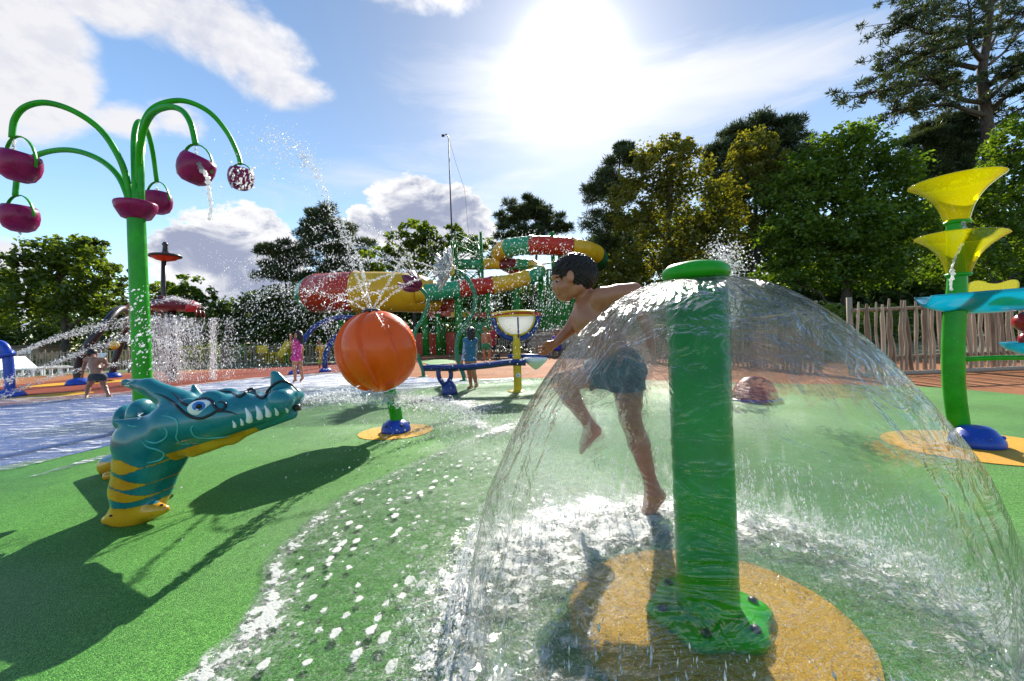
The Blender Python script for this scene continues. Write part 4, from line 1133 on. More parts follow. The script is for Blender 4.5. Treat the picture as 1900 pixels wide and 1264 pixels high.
# ------------------------------------------------------------------ dragon water cannon
def dragon():
    d = 2.07; s = d / F
    base = gp(250, 950); base[1] = d
    root = thing('dragon_water_cannon', 'teal dragon head figure with yellow belly and white teeth on rubber', 'dragon figure', (base[0], d, 0))
    def p(x, y, w=0.0): q = px(x, y, d); q[1] += w; return q
    def S(r): return r * s
    B = Body(.035)
    for w in (-.045, .045):
        B.cone(p(335, 785, w), p(425, 770, w * .8), S(40), S(36)); B.cone(p(425, 770, w * .8), p(522, 752, w * .6), S(36), S(22))
    B.cone(p(385, 806), p(542, 768), S(27), S(10), .02)
    for w in (-.05, .05): B.ell(p(531, 742, w), (S(23), S(22), S(23)), k=.012)
    B.cone(p(340, 752), p(276, 718), S(27), S(15), .03); B.cone(p(276, 718), p(233, 710), S(15), S(7), .02)
    for w in (-.1, .1): B.cone(p(305, 792, w * .8), p(258, 773, w * 1.3), S(26), S(3.5), .02)
    B.cone(p(520, 734), p(506, 692), S(17), S(4), .02); B.cone(p(538, 734), p(514, 694), S(15), S(5), .02)
    for w in (-.055, .055):
        B.ell(p(408, 736, w), (S(22), S(14), S(14)), k=.02); B.ell(p(463, 738, w * .8), (S(16), S(12), S(12)), k=.015)
        B.ell(p(374, 752, w * 1.5), (S(24), S(12), S(17)), k=.014)
    for w in (-.04, .04):
        B.cone(p(308, 812, w * .8), p(281, 852, w * .8), S(46), S(43), .04); B.cone(p(281, 852, w * .8), p(266, 900, w * .8), S(43), S(37), .04); B.cone(p(266, 900, w * .8), p(260, 945, w * .7), S(37), S(31), .04)
    for w in (-.1, .1): B.ell(p(282, 815, w), (S(36), S(24), S(42)), k=.015)
    B.cone(p(360, 822), p(440, 812), S(26), S(8), .015); B.cone(p(430, 808), p(482, 790), S(17), S(4), .012)
    # foot flange with two toes
    def pf(x, y, w): return px(x, y, d + w)
    B.cone(pf(216, 960, -.07), pf(288, 946, -.06), S(13), S(13), .03); B.cone(pf(222, 940, .07), pf(290, 934, .07), S(13), S(13), .03)
    B.cone(pf(222, 960, -.07), pf(197, 965, -.075), S(11), S(7.5), .02); B.cone(pf(282, 947, -.05), pf(306, 945, -.05), S(11), S(7.5), .02)
    B.cone(pf(252, 945, -.01), pf(252, 955, -.01), S(34), S(30), .03)
    B.ell(px(264, 770, d + .24), (.052, .09, .088), k=.012); B.ell(px(238, 776, d + .42), (.046, .09, .082), k=.012)
    # rear of the body, curling back to a second foot
    rear = [(262, 815, .15), (246, 790, .34), (236, 798, .52), (226, 840, .66)]
    q = [p(*r_) for r_ in rear]; q.append(gp(206, 880) + np.array((0, 0, .06)))
    for a, b_, ra, rb in zip(q[:-1], q[1:], (.1, .1, .1, .085), (.1, .1, .09, .07)): B.cone(a, b_, ra, rb, .04)
    for (x, y, w) in ((268, 748, .24), (240, 746, .42), (222, 785, .6)):
        t = p(x, y, w); B.cone(t + np.array((.02, 0, -.06)), t + np.array((-.015, .02, .03)), .05, .012, .03)
    B.cone(gp(209, 888) + np.array((.0, -.03, .025)), gp(209, 888) + np.array((.1, .05, .03)), .03, .03, .03)
    lo, hi = B.bounds(.02); lo[2] = 0.0
    f = lambda P: np.maximum(B(P), 0.006 - P[:, 2])
    # belly and stripes
    def paintf(V):
        X = V[:, 0]; Z = V[:, 2]; W = V[:, 1] - d
        # back to pixel-like local coordinates on the figure's own plane
        dx = X / d * F; dy = (CAMH - Z) / d * F
        x = CX + dx * _c + dy * _s; y = CY - dx * _s + dy * _c
        foot = sstep(y, 925, 938)
        throat = sstep(y - (832 - (x - 345) * .30), -3, 1) * (x > 338) * (x < 486)
        yy = y + 7 * np.sin((x - 200) * .045) + .10 * (x - 250)
        stripes = 0
        for c0, w0 in ((852, 15), (884, 11), (908, 10)):
            xt = np.clip((x - 196) / 110, 0, 1); w_ = w0 * np.clip(np.sin(math.pi * np.clip(xt * .88 + .1, 0, 1)) * 1.25, 0, 1)
            stripes = np.maximum(stripes, 1 - sstep(np.abs(yy - c0 + 6 * (1 - xt)), w_ - 1.5, w_ + 1.5))
        stripes = stripes * (y > 838) * (x > 204)
        rearfoot = (Z < .1) * 1.0
        r_ = np.maximum.reduce([foot, throat * (y < 850), stripes, rearfoot])
        r_ = np.where((W > .3) & (Z > .1), 0, r_)
        return r_
    m, nt, out = newmat('dragon_paint')
    co = texco(nt); n = noise(nt, co, 7.0, 5.0, .6)
    at = nt.nodes.new('ShaderNodeAttribute'); at.attribute_name = 'belly'; fb = E(nt, at.outputs['Fac'])
    teal = mixc(nt, n.smooth(.3, .7), (0.005, 0.13, 0.155), (0.012, 0.2, 0.22)); yel = mixc(nt, n.smooth(.3, .7), (.58, .22, .008), (.7, .36, .012))
    c = mixc(nt, fb.smooth(.42, .58), teal, yel)
    edge = (1.0 - (fb - .5).abs() * 2.6).max(0.0) * .5
    c = mixc(nt, edge, c, (.004, .05, .05))
    c = mixc(nt, noise(nt, co, 130.0, 3.0).smooth(.66, .74) * .12, c, (.6, .65, .6))
    b = prin(nt, c, n.smooth(.3, .7, .18, .32)); b.inputs['Coat Weight'].default_value = .25; b.inputs['Coat Roughness'].default_value = .08
    bump(nt, noise(nt, co, 45.0, 4.0), .1, .004, b); lnk(nt, b.outputs[0], out.inputs[0])
    V, Q = surface_nets(f, lo, hi, .0085)
    me = fast_mesh('body', V - ROOTLOC[root.name], Q, [m], True, attrs={'belly': paintf(V)})
    body = link('body', me, root)
    def mirror(P_): P_ = np.array(P_, float).copy(); P_[..., 1] = 2 * d - P_[..., 1]; return P_
    def line(name, pts, r, mat, both=True, closed=False, tail=True, lift=.3):
        P2 = catmull([np.array(q_, float) for q_ in pts], 6, closed)
        P3 = np.array([hit(f, x, y, 1.2, 3.6) for x, y in P2])
        n_ = len(P3); rr = [r * s] * n_
        if tail and not closed: rr = list(r * s * np.clip(np.sin(np.linspace(.08, math.pi - .08, n_)) * 1.6, .18, 1))
        mb = MB(); mb.tube(P3, rr, 8, closed=closed); part(name, mb, mat, root)
    Zp = lambda x, y: (x / 3.949 + 180, y / 3.949 + 670)
    bl = [[(420, 235), (500, 265), (575, 320), (625, 370), (690, 410), (760, 420), (830, 395), (880, 368), (960, 372), (1028, 392)],
          [(545, 226), (590, 265), (630, 310), (680, 320), (730, 285), (790, 275), (840, 295), (868, 340), (905, 358), (938, 340), (938, 310), (905, 298), (888, 305)],
          [(878, 215), (940, 222), (990, 230), (1040, 262), (1080, 240), (1120, 205), (1155, 215), (1180, 258), (1220, 272), (1255, 215), (1300, 170), (1360, 148), (1420, 170), (1455, 205), (1482, 226)]]
    for q in bl: line('painted_line', [Zp(*a) for a in q], 2.6, M['black'])
    for q in [[(470, 400), (530, 410), (585, 440), (590, 520), (580, 560), (610, 600), (665, 605), (715, 580)],
              [(712, 465), (690, 500), (715, 550), (790, 565), (880, 562), (970, 552)],
              [(480, 475), (512, 515), (500, 565), (440, 598), (390, 595), (350, 580)],
              [(330, 590), (370, 630), (440, 650), (490, 680), (460, 725), (360, 748)], [(225, 465), (250, 478), (300, 480)]]:
        line('pale_swirl', [Zp(*a) for a in q], 1.5, M['teal_line'])
    # eye: white, iris, pupil, glint lie one on the other
    e = hit(f, 373.5, 757, 1.2, 3.6)
    nrm = (CAM - e); nrm[2] *= .3; nrm /= np.linalg.norm(nrm); nrm = nrm * .7 + np.array((.0, -1, 0)) * .3; nrm /= np.linalg.norm(nrm)
    def plate(name, c2, rx, ry, lift, mat, parent):
        c = hit(f, *c2, 1.2, 3.6); u = np.cross((0, 0, 1), nrm); u = -u / np.linalg.norm(u); v = np.cross(nrm, u); v = v if v[2] > 0 else -v
        c = e + u * ((c - e) @ u) + v * ((c - e) @ v)
        V, Fc = [], []; nr, na = 5, 26
        for i in range(nr + 1):
            t = math.pi / 2 * i / nr
            for k in range(na):
                a = 2 * math.pi * k / na
                V.append(c + (u * math.cos(a) * rx + v * math.sin(a) * ry) * s * math.cos(t) * (1 if i < nr else .02) + nrm * (lift * math.sin(t) + .001 - .012 * (i == 0)))
        for i in range(nr):
            for k in range(na):
                Fc.append((i * na + k, i * na + (k + 1) % na, (i + 1) * na + (k + 1) % na, (i + 1) * na + k))
        Fc.append(tuple(nr * na + k for k in range(na)))
        mb = MB(); mb.add(V, Fc); return part(name, mb, mat, parent)
    eye = plate('eye', (373.5, 757), 21, 14, .011, M['white'], root)
    plate('iris', (371.5, 754), 12.5, 10, .015, paint('iris_blue', (.03, .16, .5), .2), eye)
    plate('pupil', (371.5, 753.5), 8, 7, .0175, M['black'], eye)
    plate('glint', (367.5, 760), 3.2, 3, .0195, M['white'], eye)
    # teeth
    for (x, y, w_, h_) in ((1004, 462, 26, 52), (1060, 446, 24, 52), (1108, 398, 46, 112), (1184, 378, 46, 104), (1248, 368, 44, 86), (1314, 370, 26, 54), (1390, 360, 20, 34)):
        cx, cyy = Zp(x, y); b0 = hit(f, *Zp(x + w_ * .2, y + h_ * .45), 1.2, 3.6); tpp = hit(f, *Zp(x - w_ * .45, y - h_ * .48), 1.2, 3.6)
        mid = hit(f, *Zp(x + w_ * .12, y), 1.2, 3.6)
        P3 = catmull([b0, mid, tpp], 5); n_ = len(P3)
        mb = MB(); mb.tube(P3, list(w_ / 3.949 * s * .5 * np.interp(np.linspace(0, 1, n_), (0, .12, .5, 1), (.7, 1, .8, .12))), 10, flat=1.0); part('tooth', mb, M['white'], root)
    # zigzag marks on horn and frill tips
    for q in ([(225, 135), (270, 148), (222, 160), (240, 185), (205, 178)], [(298, 385), (335, 382), (300, 400), (328, 412), (298, 428)]):
        P3 = [hit(f, *Zp(*a), 1.2, 3.6) for a in q]; mb = MB(); mb.tube(P3, 1.2 * s, 6); part('painted_zigzag', mb, M['white'], root)
    for (x, y) in ((206, 957), (300, 937)):
        c = hit(f, x, y, 1.2, 3.6); mb = MB(); mb.ball(c, 3.2 * s, 10, 6, (1, 1, .6)); part('bolt', mb, M['black'], root)
    mb = MB(); c = p(552, 757, 0); mb.tube([c - np.array((.03, 0, 0)), c + np.array((.012, 0, .002))], .016, 12); part('nozzle', mb, M['darkgrey'], root)
dragon()

# ------------------------------------------------------------------ orange ball spray
def ball_spray():
    d = BALLB[1]; c = px(699, 652, d); Rb = 77 * d / F * .985
    root = thing('ball_sprayer', 'large orange ball with swirled ribs on a short green stem', 'water ball', (BALLB[0], d, 0))
    n, m_ = 192, 72; V, Fc = [], []
    for i in range(m_ + 1):
        t = math.pi * i / m_
        for k in range(n):
            a = 2 * math.pi * k / n; tw = a + 1.0 * (t / math.pi - .5)
            ph = (tw * 8 / (2 * math.pi)) % 1.0
            # overlapping gores: each rises slowly and drops into a rounded groove
            rise = ph ** .8 if ph < .93 else (1 - (ph - .93) / .07)
            r = Rb * (1 - .105 * (1 - rise) * math.sin(t) ** .7)
            V.append(c + np.array((r * math.sin(t) * math.cos(a), r * math.sin(t) * math.sin(a), -r * math.cos(t))))
    for i in range(m_):
        for k in range(n):
            Fc.append((i * n + k, i * n + (k + 1) % n, (i + 1) * n + (k + 1) % n, (i + 1) * n + k))
    mb = MB(); mb.add(V, Fc); part('ball', mb, M['orange'], root)
    top = c + np.array((-.03, 0, Rb * .985))
    mb = MB(); mb.lathe([(.075, -.012), (.08, .006), (.06, .02), (0, .024)], top, n=20); noz = part('nozzle', mb, M['darkgrey'], root)
    pts = catmull([px(738, 800, d), px(736, 778, d), px(731, 752, d), px(722, 725, d)], 5)
    mb = MB(); mb.tube(pts, .057, 16); part('stem', mb, M['green'], root)
    b = BALLB
    mb = MB(); mb.lathe([(.13, .012), (.132, .03), (.128, .055), (.11, .085), (.085, .105), (.066, .118), (.062, .12)], (b[0], b[1], 0), n=32); bs = part('base_cover', mb, M['blue'], root)
    for k in range(5):
        a = k * 2 * math.pi / 5 + .4; mb = MB(); mb.ball((b[0] + .115 * math.cos(a), b[1] + .115 * math.sin(a), .075), .014, 8, 5); part('bolt', mb, M['darkgrey'], bs)
ball_spray()

# ------------------------------------------------------------------ flower tower on the right
def flower_tower():
    d = 2.85; b = TOWB
    root = thing('trumpet_tower', 'green curved pole with two yellow trumpet bowls and an aqua tray', 'water play tower', (b[0], b[1], 0))
    def p(x, y, o=0.): q = px(x, y, d); q[1] += o; return q
    pts = catmull([p(1790, 838), p(1781, 800), p(1772, 740), p(1769, 690), p(1769, 630), p(1773, 572), p(1776, 520), p(1773, 460), p(1770, 408)], 6)
    rad = np.interp(np.linspace(0, 1, len(pts)), (0, .6, .61, .78, .79, 1), (.057, .058, .058, .048, .044, .041)) * 1.0
    mb = MB(); mb.tube(pts, list(rad), 24); part('pole', mb, M['green'], root)
    def bell(cbot, rbot, ctop, rtop, tilt):
        cb, ct = np.array(cbot), np.array(ctop); ax = ct - cb; H = np.linalg.norm(ax); ax /= H
        prof_o, prof_i = [], []
        for t in np.linspace(0, 1, 22):
            r = rbot + (rtop - rbot) * (.34 * t + .66 * t ** 3.0)
            prof_o.append((r, H * t))
        prof_o.append((rtop * 1.012, H * 1.006)); prof_o.append((rtop, H * 1.018))
        for (r, h) in prof_o[-3::-1]: prof_i.append((max(r - .008, .02), h + .008))
        mb_ = MB(); mb_.lathe(prof_o + prof_i, cb, ax, 64, cap=False); return mb_
    rt = 97 * d / F * .67
    part('trumpet_bowl', bell(p(1775, 412), .062, p(1772, 337), rt, 0), M['acid'], root)
    # tilt the rims a little towards the right, as the axes lean
    part('trumpet_bowl', bell(p(1778, 508), .06, p(1781, 440), rt * .96, 0), M['acid'], root)
    for (x, y) in ((1775, 413), (1778, 510)):
        c = p(x, y); mb = MB(); mb.lathe([(.06, -.012), (.066, -.004), (.066, .008), (.045, .014)], c, n=28); part('collar', mb, M['green'], root)
    # tray: long shallow leaf-shaped dish running out to the right
    cx_, cy_ = p(1712, 550), p(2010, 528)
    L = cy_ - cx_; Ls = np.linalg.norm(L); ud = L / Ls; wd = np.array((-ud[1], ud[0], 0)) if abs(ud[1]) > .2 else np.array((0, 1.0, 0))
    V, Fc = [], []; nu, nv = 36, 14
    for i in range(nu + 1):
        t = i / nu; w = .26 * math.sin(math.pi * min(.02 + t * .98, .995)) ** .55
        for j in range(nv + 1):
            q = (j / nv * 2 - 1); V.append(cx_ + L * t + wd * w * q + np.array((0, 0, -.135 * (1 - q * q) * math.sin(math.pi * min(t + .03, 1)) ** .4)))
    o = len(V)
    V += [v + np.array((0, 0, -.012)) for v in V[:]]
    st = nv + 1
    for i in range(nu):
        for j in range(nv):
            a = i * st + j; Fc.append((a, a + st, a + st + 1, a + 1)); Fc.append((o + a, o + a + 1, o + a + st + 1, o + a + st))
    for i in range(nu):
        for j in (0, nv):
            a = i * st + j; q_ = (a, o + a, o + a + st, a + st); Fc.append(q_ if j == 0 else q_[::-1])
    for j in range(nv):
        for i in (0, nu):
            a = i * st + j; q_ = (a, a + 1, o + a + 1, o + a); Fc.append(q_ if i == 0 else q_[::-1])
    mb = MB(); mb.add(V, Fc); part('tray', mb, M['aqua'], root)
    c = p(1772, 572); mb = MB(); mb.lathe([(.062, -.02), (.07, -.005), (.07, .004), (.05, .008)], c, n=28); part('collar', mb, M['green'], root)
    # butterfly paddle standing in the tray
    out_ = [(1796, 545), (1796, 533), (1802, 524), (1816, 521), (1835, 526), (1852, 526), (1872, 520), (1885, 520), (1890, 528), (1886, 545)]
    P2 = catmull([p(x, y) for x, y in out_], 5); V = [q + np.array((0, -.006, 0)) for q in P2] + [q + np.array((0, .006, 0)) for q in P2]; n_ = len(P2)
    mb = MB(); mb.add(V, [tuple(range(n_ - 1, -1, -1)), tuple(range(n_, 2 * n_))] + [(i, n_ + i, n_ + (i + 1) % n_, (i + 1) % n_) for i in range(n_)]); part('paddle', mb, M['acid'], root, smooth=False)
    # lower side dish and red spinner cut by the frame
    c = p(1925, 640); mb = MB(); mb.lathe([(0, -.07), (.08, -.06), (.15, -.02), (.175, .02), (.167, .02), (.14, -.01), (.07, -.05), (0, -.058)], c, n=32, cap=False); part('side_dish', mb, M['aqua'], root)
    mb = MB(); mb.tube([p(1770, 668), p(1850, 664), p(1925, 664)], .016, 10); part('side_arm', mb, M['green'], root)
    c = p(1912, 597); mb = MB(); mb.ball(c, .085, 20, 12, (1, 1, .85)); mb.ball(c + np.array((-.01, 0, -.12)), .055, 16, 8); part('spinner', mb, M['red'], root)
    # blue boot at the foot
    mb = MB(); mb.lathe([(.13, .012), (.135, .03), (.13, .055), (.112, .085), (.104, .09), (.09, .115), (.068, .132), (.05, .136)], (b[0] + .0, b[1], 0), n=32); bs = part('base_cover', mb, M['blue'], root)
    for k in range(6):
        a = k * math.pi / 3 + .2; mb = MB(); mb.ball((b[0] + .115 * math.cos(a), b[1] + .115 * math.sin(a), .075), .014, 8, 5); part('bolt', mb, M['blue'], bs)
flower_tower()

# small dome toy seen through the water
def play_dome():
    c = gp(1400, 742); root = thing('play_dome', 'dark red play dome on the green rubber, seen through the water bell', 'play dome', c)
    mb = MB(); mb.lathe([(.24, .008), (.245, .02), (.23, .1), (.18, .2), (.1, .26), (0, .28)], c, n=28, cap=False); part('shell', mb, paint('dark_red_shell', (.22, .012, .035), .3), root)
    mb = MB(); mb.lathe([(.28, .008), (.28, .02), (.25, .028)], c, n=28); part('rim', mb, M['blue'], root)
play_dome()

# ------------------------------------------------------------------ tube slide
def slide():
    d = 30.0; base = (gx(840, d), d, 0)
    root = thing('tube_slide', 'big looping tube slide in red, yellow and green on green steel legs', 'water slide', base)
    def tube_run(pts, r, cuts, ribs=False, seam=False):
        """cuts: list of (fraction end, material)"""
        P3 = np.array(catmull([px(*q) for q in pts], 14)); n = len(P3)
        seg = np.linalg.norm(np.diff(P3, axis=0), axis=1); s_ = np.concatenate([[0], np.cumsum(seg)]); L = s_[-1]
        m_ = int(L / .12); ss = np.linspace(0, L, m_); C = np.stack([np.interp(ss, s_, P3[:, i]) for i in range(3)], 1)
        rr = r if not callable(r) else None
        prev = 0.0
        for end, mk in cuts:
            i0, i1 = int(prev * (m_ - 1)), int(end * (m_ - 1)); prev = end
            q = C[i0:i1 + 1]
            if len(q) < 3: continue
            t = np.linspace(0, 1, len(q)); rad = np.array([(r(a / m_) if callable(r) else r) for a in range(i0, i0 + len(q))])
            if ribs: rad = rad * (1 + .045 * (np.arange(len(q)) % 5 == 0))
            rad[:2] *= 1.055; rad[-2:] *= 1.055
            mb = MB(); mb.tube(q, list(rad), 24, up=(0, 0, 1), cap=False); sg = part('tube_segment', mb, M[mk], root, label={'s_red': 'red slide section', 's_yellow': 'yellow slide section', 's_green': 'green slide section', 's_teal': 'dark green slide section', 's_maroon': 'maroon slide section'}[mk], auto=R(35))
            if seam:
                sm = MB(); sm.tube([c + np.array((0, -rr_ * .99, -.05)) for c, rr_ in zip(q, rad)], .035, 6); part('seam', sm, M[mk], sg)
    tube_run([(985, 505, 37), (945, 492, 36), (928, 474, 34), (938, 462, 32), (975, 456, 30.8), (1020, 456, 30.3), (1070, 461, 30.6), (1102, 470, 32), (1112, 482, 34), (1100, 498, 36.5), (1070, 505, 38)], .66,
             [(.2, 's_red'), (.335, 's_yellow'), (.43, 's_green'), (.56, 's_red'), (.70, 's_yellow'), (.83, 's_teal'), (1, 's_red')], True, True)
    tube_run([(845, 491, 34), (880, 491, 34), (920, 490, 33.6), (955, 490, 33), (985, 493, 32.2), (999, 500, 31.4), (995, 509, 30.6), (965, 519, 29.8), (930, 527, 29.4), (872, 534, 29), (835, 539, 28.7), (795, 544, 28.4), (770, 546, 28.2)],
             lambda t: .42 + .16 * min(1, max(0, (t - .3) * 2.5)), [(.13, 's_green'), (.22, 's_yellow'), (.31, 's_maroon'), (.385, 's_green'), (.47, 's_yellow'), (.555, 's_green'), (.70, 's_yellow'), (.835, 's_red'), (.97, 's_green'), (1, 's_yellow')], True)
    tube_run([(838, 566, 33), (812, 555, 31), (770, 545, 29.2), (720, 542, 28.4), (660, 542, 28.3), (620, 543, 28.8), (592, 545, 30), (582, 547, 32), (592, 549, 34), (640, 550, 36), (720, 545, 36.5)], lambda t: 1.32 * min(1, .62 + t * 2.0),
             [(.13, 's_red'), (.37, 's_yellow'), (.53, 's_red'), (.74, 's_green'), (1, 's_yellow')], False, True)
    # low run-out trough
    for (x0, x1, mk) in ((795, 838, 's_red'), (838, 872, 's_yellow'), (872, 930, 's_red'), (930, 1003, 's_red')):
        a, b = px(x0, 583 + (x0 - 795) * .02, 30.5), px(x1, 583 + (x1 - 795) * .02, 30.5)
        mb = MB(); mb.box((a + b) / 2, (abs(b[0] - a[0]) - .01, 1.0, .36)); part('trough', mb, M[mk], root, smooth=False, label={'s_red': 'red run-out section', 's_yellow': 'yellow run-out section'}[mk])
    for (x0, x1, y0, y1, mk) in ((770, 850, 620, 655, 's_red'), (846, 905, 600, 650, 's_green')):
        a, b = px(x0, y0, 31.5), px(x1, y1, 31.5); mb = MB(); mb.box((a + b) / 2, (abs(b[0] - a[0]), 1.2, abs(a[2] - b[2]))); part('landing_pool', mb, M[mk], root, smooth=False)
    # legs
    for (x, y, dd, r) in ((632, 580, 30, .2), (652, 580, 32, .16), (788, 582, 29.3, .24), (812, 582, 29.5, .2), (822, 584, 31, .18), (850, 550, 28.9, .28), (905, 545, 29.0, .16), (958, 530, 29.6, .2), (1003, 505, 31, .2), (1040, 474, 30.4, .2), (1060, 474, 32, .16), (1024, 430, 30.5, .14), (700, 578, 33, .16)):
        t = px(x, y, dd); mb = MB(); mb.tube([(t[0], dd, -.03), t], r, 10); part('column', mb, M['slide_steel'], root)
    mb = MB()
    for a, b in (((1024, 432, 30.5), (1000, 452, 31)), ((850, 560, 28.9), (905, 640, 29)), ((905, 560, 29), (850, 640, 28.9)), ((788, 600, 29.3), (850, 600, 29)), ((958, 545, 29.6), (1003, 640, 31)), ((1003, 540, 31), (958, 640, 29.6)), ((1003, 560, 31), (1050, 500, 31)), ((1040, 500, 30.4), (1003, 600, 31)), ((940, 500, 31), (1075, 480, 32))):
        mb.tube([px(*a), px(*b)], .06, 6)
    part('brace', mb, M['slide_steel'], root)
    # stair tower
    cols = [(838, 33), (892, 33), (846, 36), (886, 36)]; tops = (448, 430, 446, 440)
    tw = thing('stair_tower', 'green lattice stair tower left of the slide loops', 'stair tower', (gx(865, 34), 34, 0))
    for (x, dd), t in zip(cols, tops):
        q = px(x, t, dd); mb = MB(); mb.tube([(q[0], dd, -.03), q], .11, 8); part('column', mb, M['slide_steel'], tw)
    lv = [610, 575, 540, 505, 475, 450]
    for k, (a, b) in enumerate(zip(lv[:-1], lv[1:])):
        for (q0, q1) in (((838, a, 33), (892, b, 33)), ((892, a, 33), (838, b, 33)), ((838, b, 33), (892, b, 33)), ((838, a, 33), (846, b, 36)), ((892, a, 33), (886, b, 36)), ((846, a, 36), (886, b, 36)), ((846, b, 36), (886, b, 36))):
            mb = MB(); mb.tube([px(*q0), px(*q1)], .038, 6); part('brace', mb, M['slide_steel'], tw)
        for j in range(6):
            t = j / 5; x = 842 + 46 * (t if k % 2 else 1 - t); y = a + (b - a) * t; q = px(x, y, 34.5)
            mb = MB(); mb.box(q, (.45, 1.5, .06)); part('step', mb, M['green_dark'], tw, smooth=False)
        r_ = MB()
        for o_ in (0, 12): r_.tube([px(842 if k % 2 else 888, a - 14 - o_ * .5, 33.2), px(888 if k % 2 else 842, b - 14 - o_ * .5, 33.2)], .03, 6)
        part('handrail', r_, M['slide_steel'], tw)
    # second lattice under the upper loop
    tw2 = thing('support_frame', 'green lattice support frame beneath the upper slide loop', 'support frame', (gx(1040, 35), 35, 0))
    for (x, dd, t) in ((1015, 34, 500), (1078, 34, 500), (1022, 37, 500), (1070, 37, 500), (950, 35, 530)):
        q = px(x, t, dd); mb = MB(); mb.tube([(q[0], dd, -.03), q], .13, 8); part('column', mb, M['slide_steel'], tw2)
    for a, b in ((600, 565), (565, 530), (530, 500)):
        for (q0, q1) in (((1015, a, 34), (1078, b, 34)), ((1078, a, 34), (1015, b, 34)), ((1015, b, 34), (1078, b, 34)), ((950, a, 35), (1015, b, 34)), ((1022, a, 37), (1070, b, 37))):
            mb = MB(); mb.tube([px(*q0), px(*q1)], .038, 6); part('brace', mb, M['slide_steel'], tw2)
    mb = MB(); a = px(1030, 590, 33); mb.box(a, (2.6, .8, 2.0)); part('platform', mb, M['green_dark'], tw2, smooth=False)
slide()

def mast():
    d = 40.0; b = (gx(840, d), d, 0); root = thing('camera_mast', 'thin tall dark mast rising above the slide with a small lamp head', 'mast', b)
    t = px(832, 254, d); mb = MB(); mb.tube([(b[0], d, -.03), px(838, 425, d), t], [.09, .07, .045], 8); part('pole', mb, M['darkgrey'], root)
    mb = MB(); mb.tube([t, px(828, 249, d), px(823, 252, d)], .05, 6); mb.box(px(822, 252, d), (.25, .2, .16)); part('lamp_head', mb, M['black'], root)
    mb = MB(); mb.tube([t, px(845, 300, d), px(862, 352, d - 1), px(870, 440, d - 2)], .012, 4); part('cable', mb, M['darkgrey'], root)
mast()

# ------------------------------------------------------------------ water flowers
def daisy():
    b = gp(863, 707); d = b[1]
    root = thing('daisy_sprayer', 'white daisy water sprayer on a curling green stem', 'water flower', (b[0], d, 0))
    pts = catmull([np.array((b[0], d, .0)), px(858, 690, d), px(848, 662, d), px(849, 630, d), px(862, 605, d), px(878, 580, d), px(882, 552, d), px(872, 525, d), px(858, 508, d), px(843, 502, d)], 6)
    mb = MB(); mb.tube(pts, .045, 12); part('stem', mb, M['stem'], root)
    c = px(838, 502, d); ax = np.array((-.93, -.25, .26)); ax /= np.linalg.norm(ax)
    u = np.cross(ax, (0, 0, 1)); u /= np.linalg.norm(u); v = np.cross(u, ax)
    Rf = 46 * d / F
    for ring, (n, sc, cup, of) in enumerate(((14, 1.0, .3, 0), (14, .84, .42, .5), (10, .55, .65, .2))):
        for k in range(n):
            a = 2 * math.pi * (k + of) / n; rad = u * math.cos(a) + v * math.sin(a); tan = -u * math.sin(a) + v * math.cos(a)
            V, Fc = [], []; m_ = 7
            for th in (0, .012):
                for i in range(m_):
                    t = i / (m_ - 1); w = Rf * .25 * math.sin(math.pi * min(.12 + t * .8, .97)) * sc
                    r_ = Rf * sc * (.12 + .88 * t); hgt = Rf * cup * (t ** 1.3) + ring * .02 + th
                    q = c + rad * r_ * (1 - .1 * cup) + ax * hgt
                    V += [q - tan * w, q + tan * w]
            o_ = 2 * m_
            for i in range(m_ - 1):
                Fc += [(2 * i, 2 * i + 1, 2 * i + 3, 2 * i + 2), (o_ + 2 * i, o_ + 2 * i + 2, o_ + 2 * i + 3, o_ + 2 * i + 1), (2 * i, 2 * i + 2, o_ + 2 * i + 2, o_ + 2 * i), (2 * i + 1, o_ + 2 * i + 1, o_ + 2 * i + 3, 2 * i + 3)]
            Fc += [(2 * m_ - 2, 2 * m_ - 1, o_ + 2 * m_ - 1, o_ + 2 * m_ - 2), (0, o_, o_ + 1, 1)]
            mb = MB(); mb.add(V, Fc); part('petal', mb, M['petal'], root)
    mb = MB(); mb.ball(c + ax * .05, .13, 16, 10); part('flower_centre', mb, M['yellow'], root)
    mb = MB(); mb.lathe([(.12, .009), (.12, .022), (.05, .03)], (b[0], d, 0), n=20); part('base_plate', mb, M['stem'], root)
M['petal'] = translucent_plastic('white_petal', (.97, .97, .95), .0, .4)
daisy()
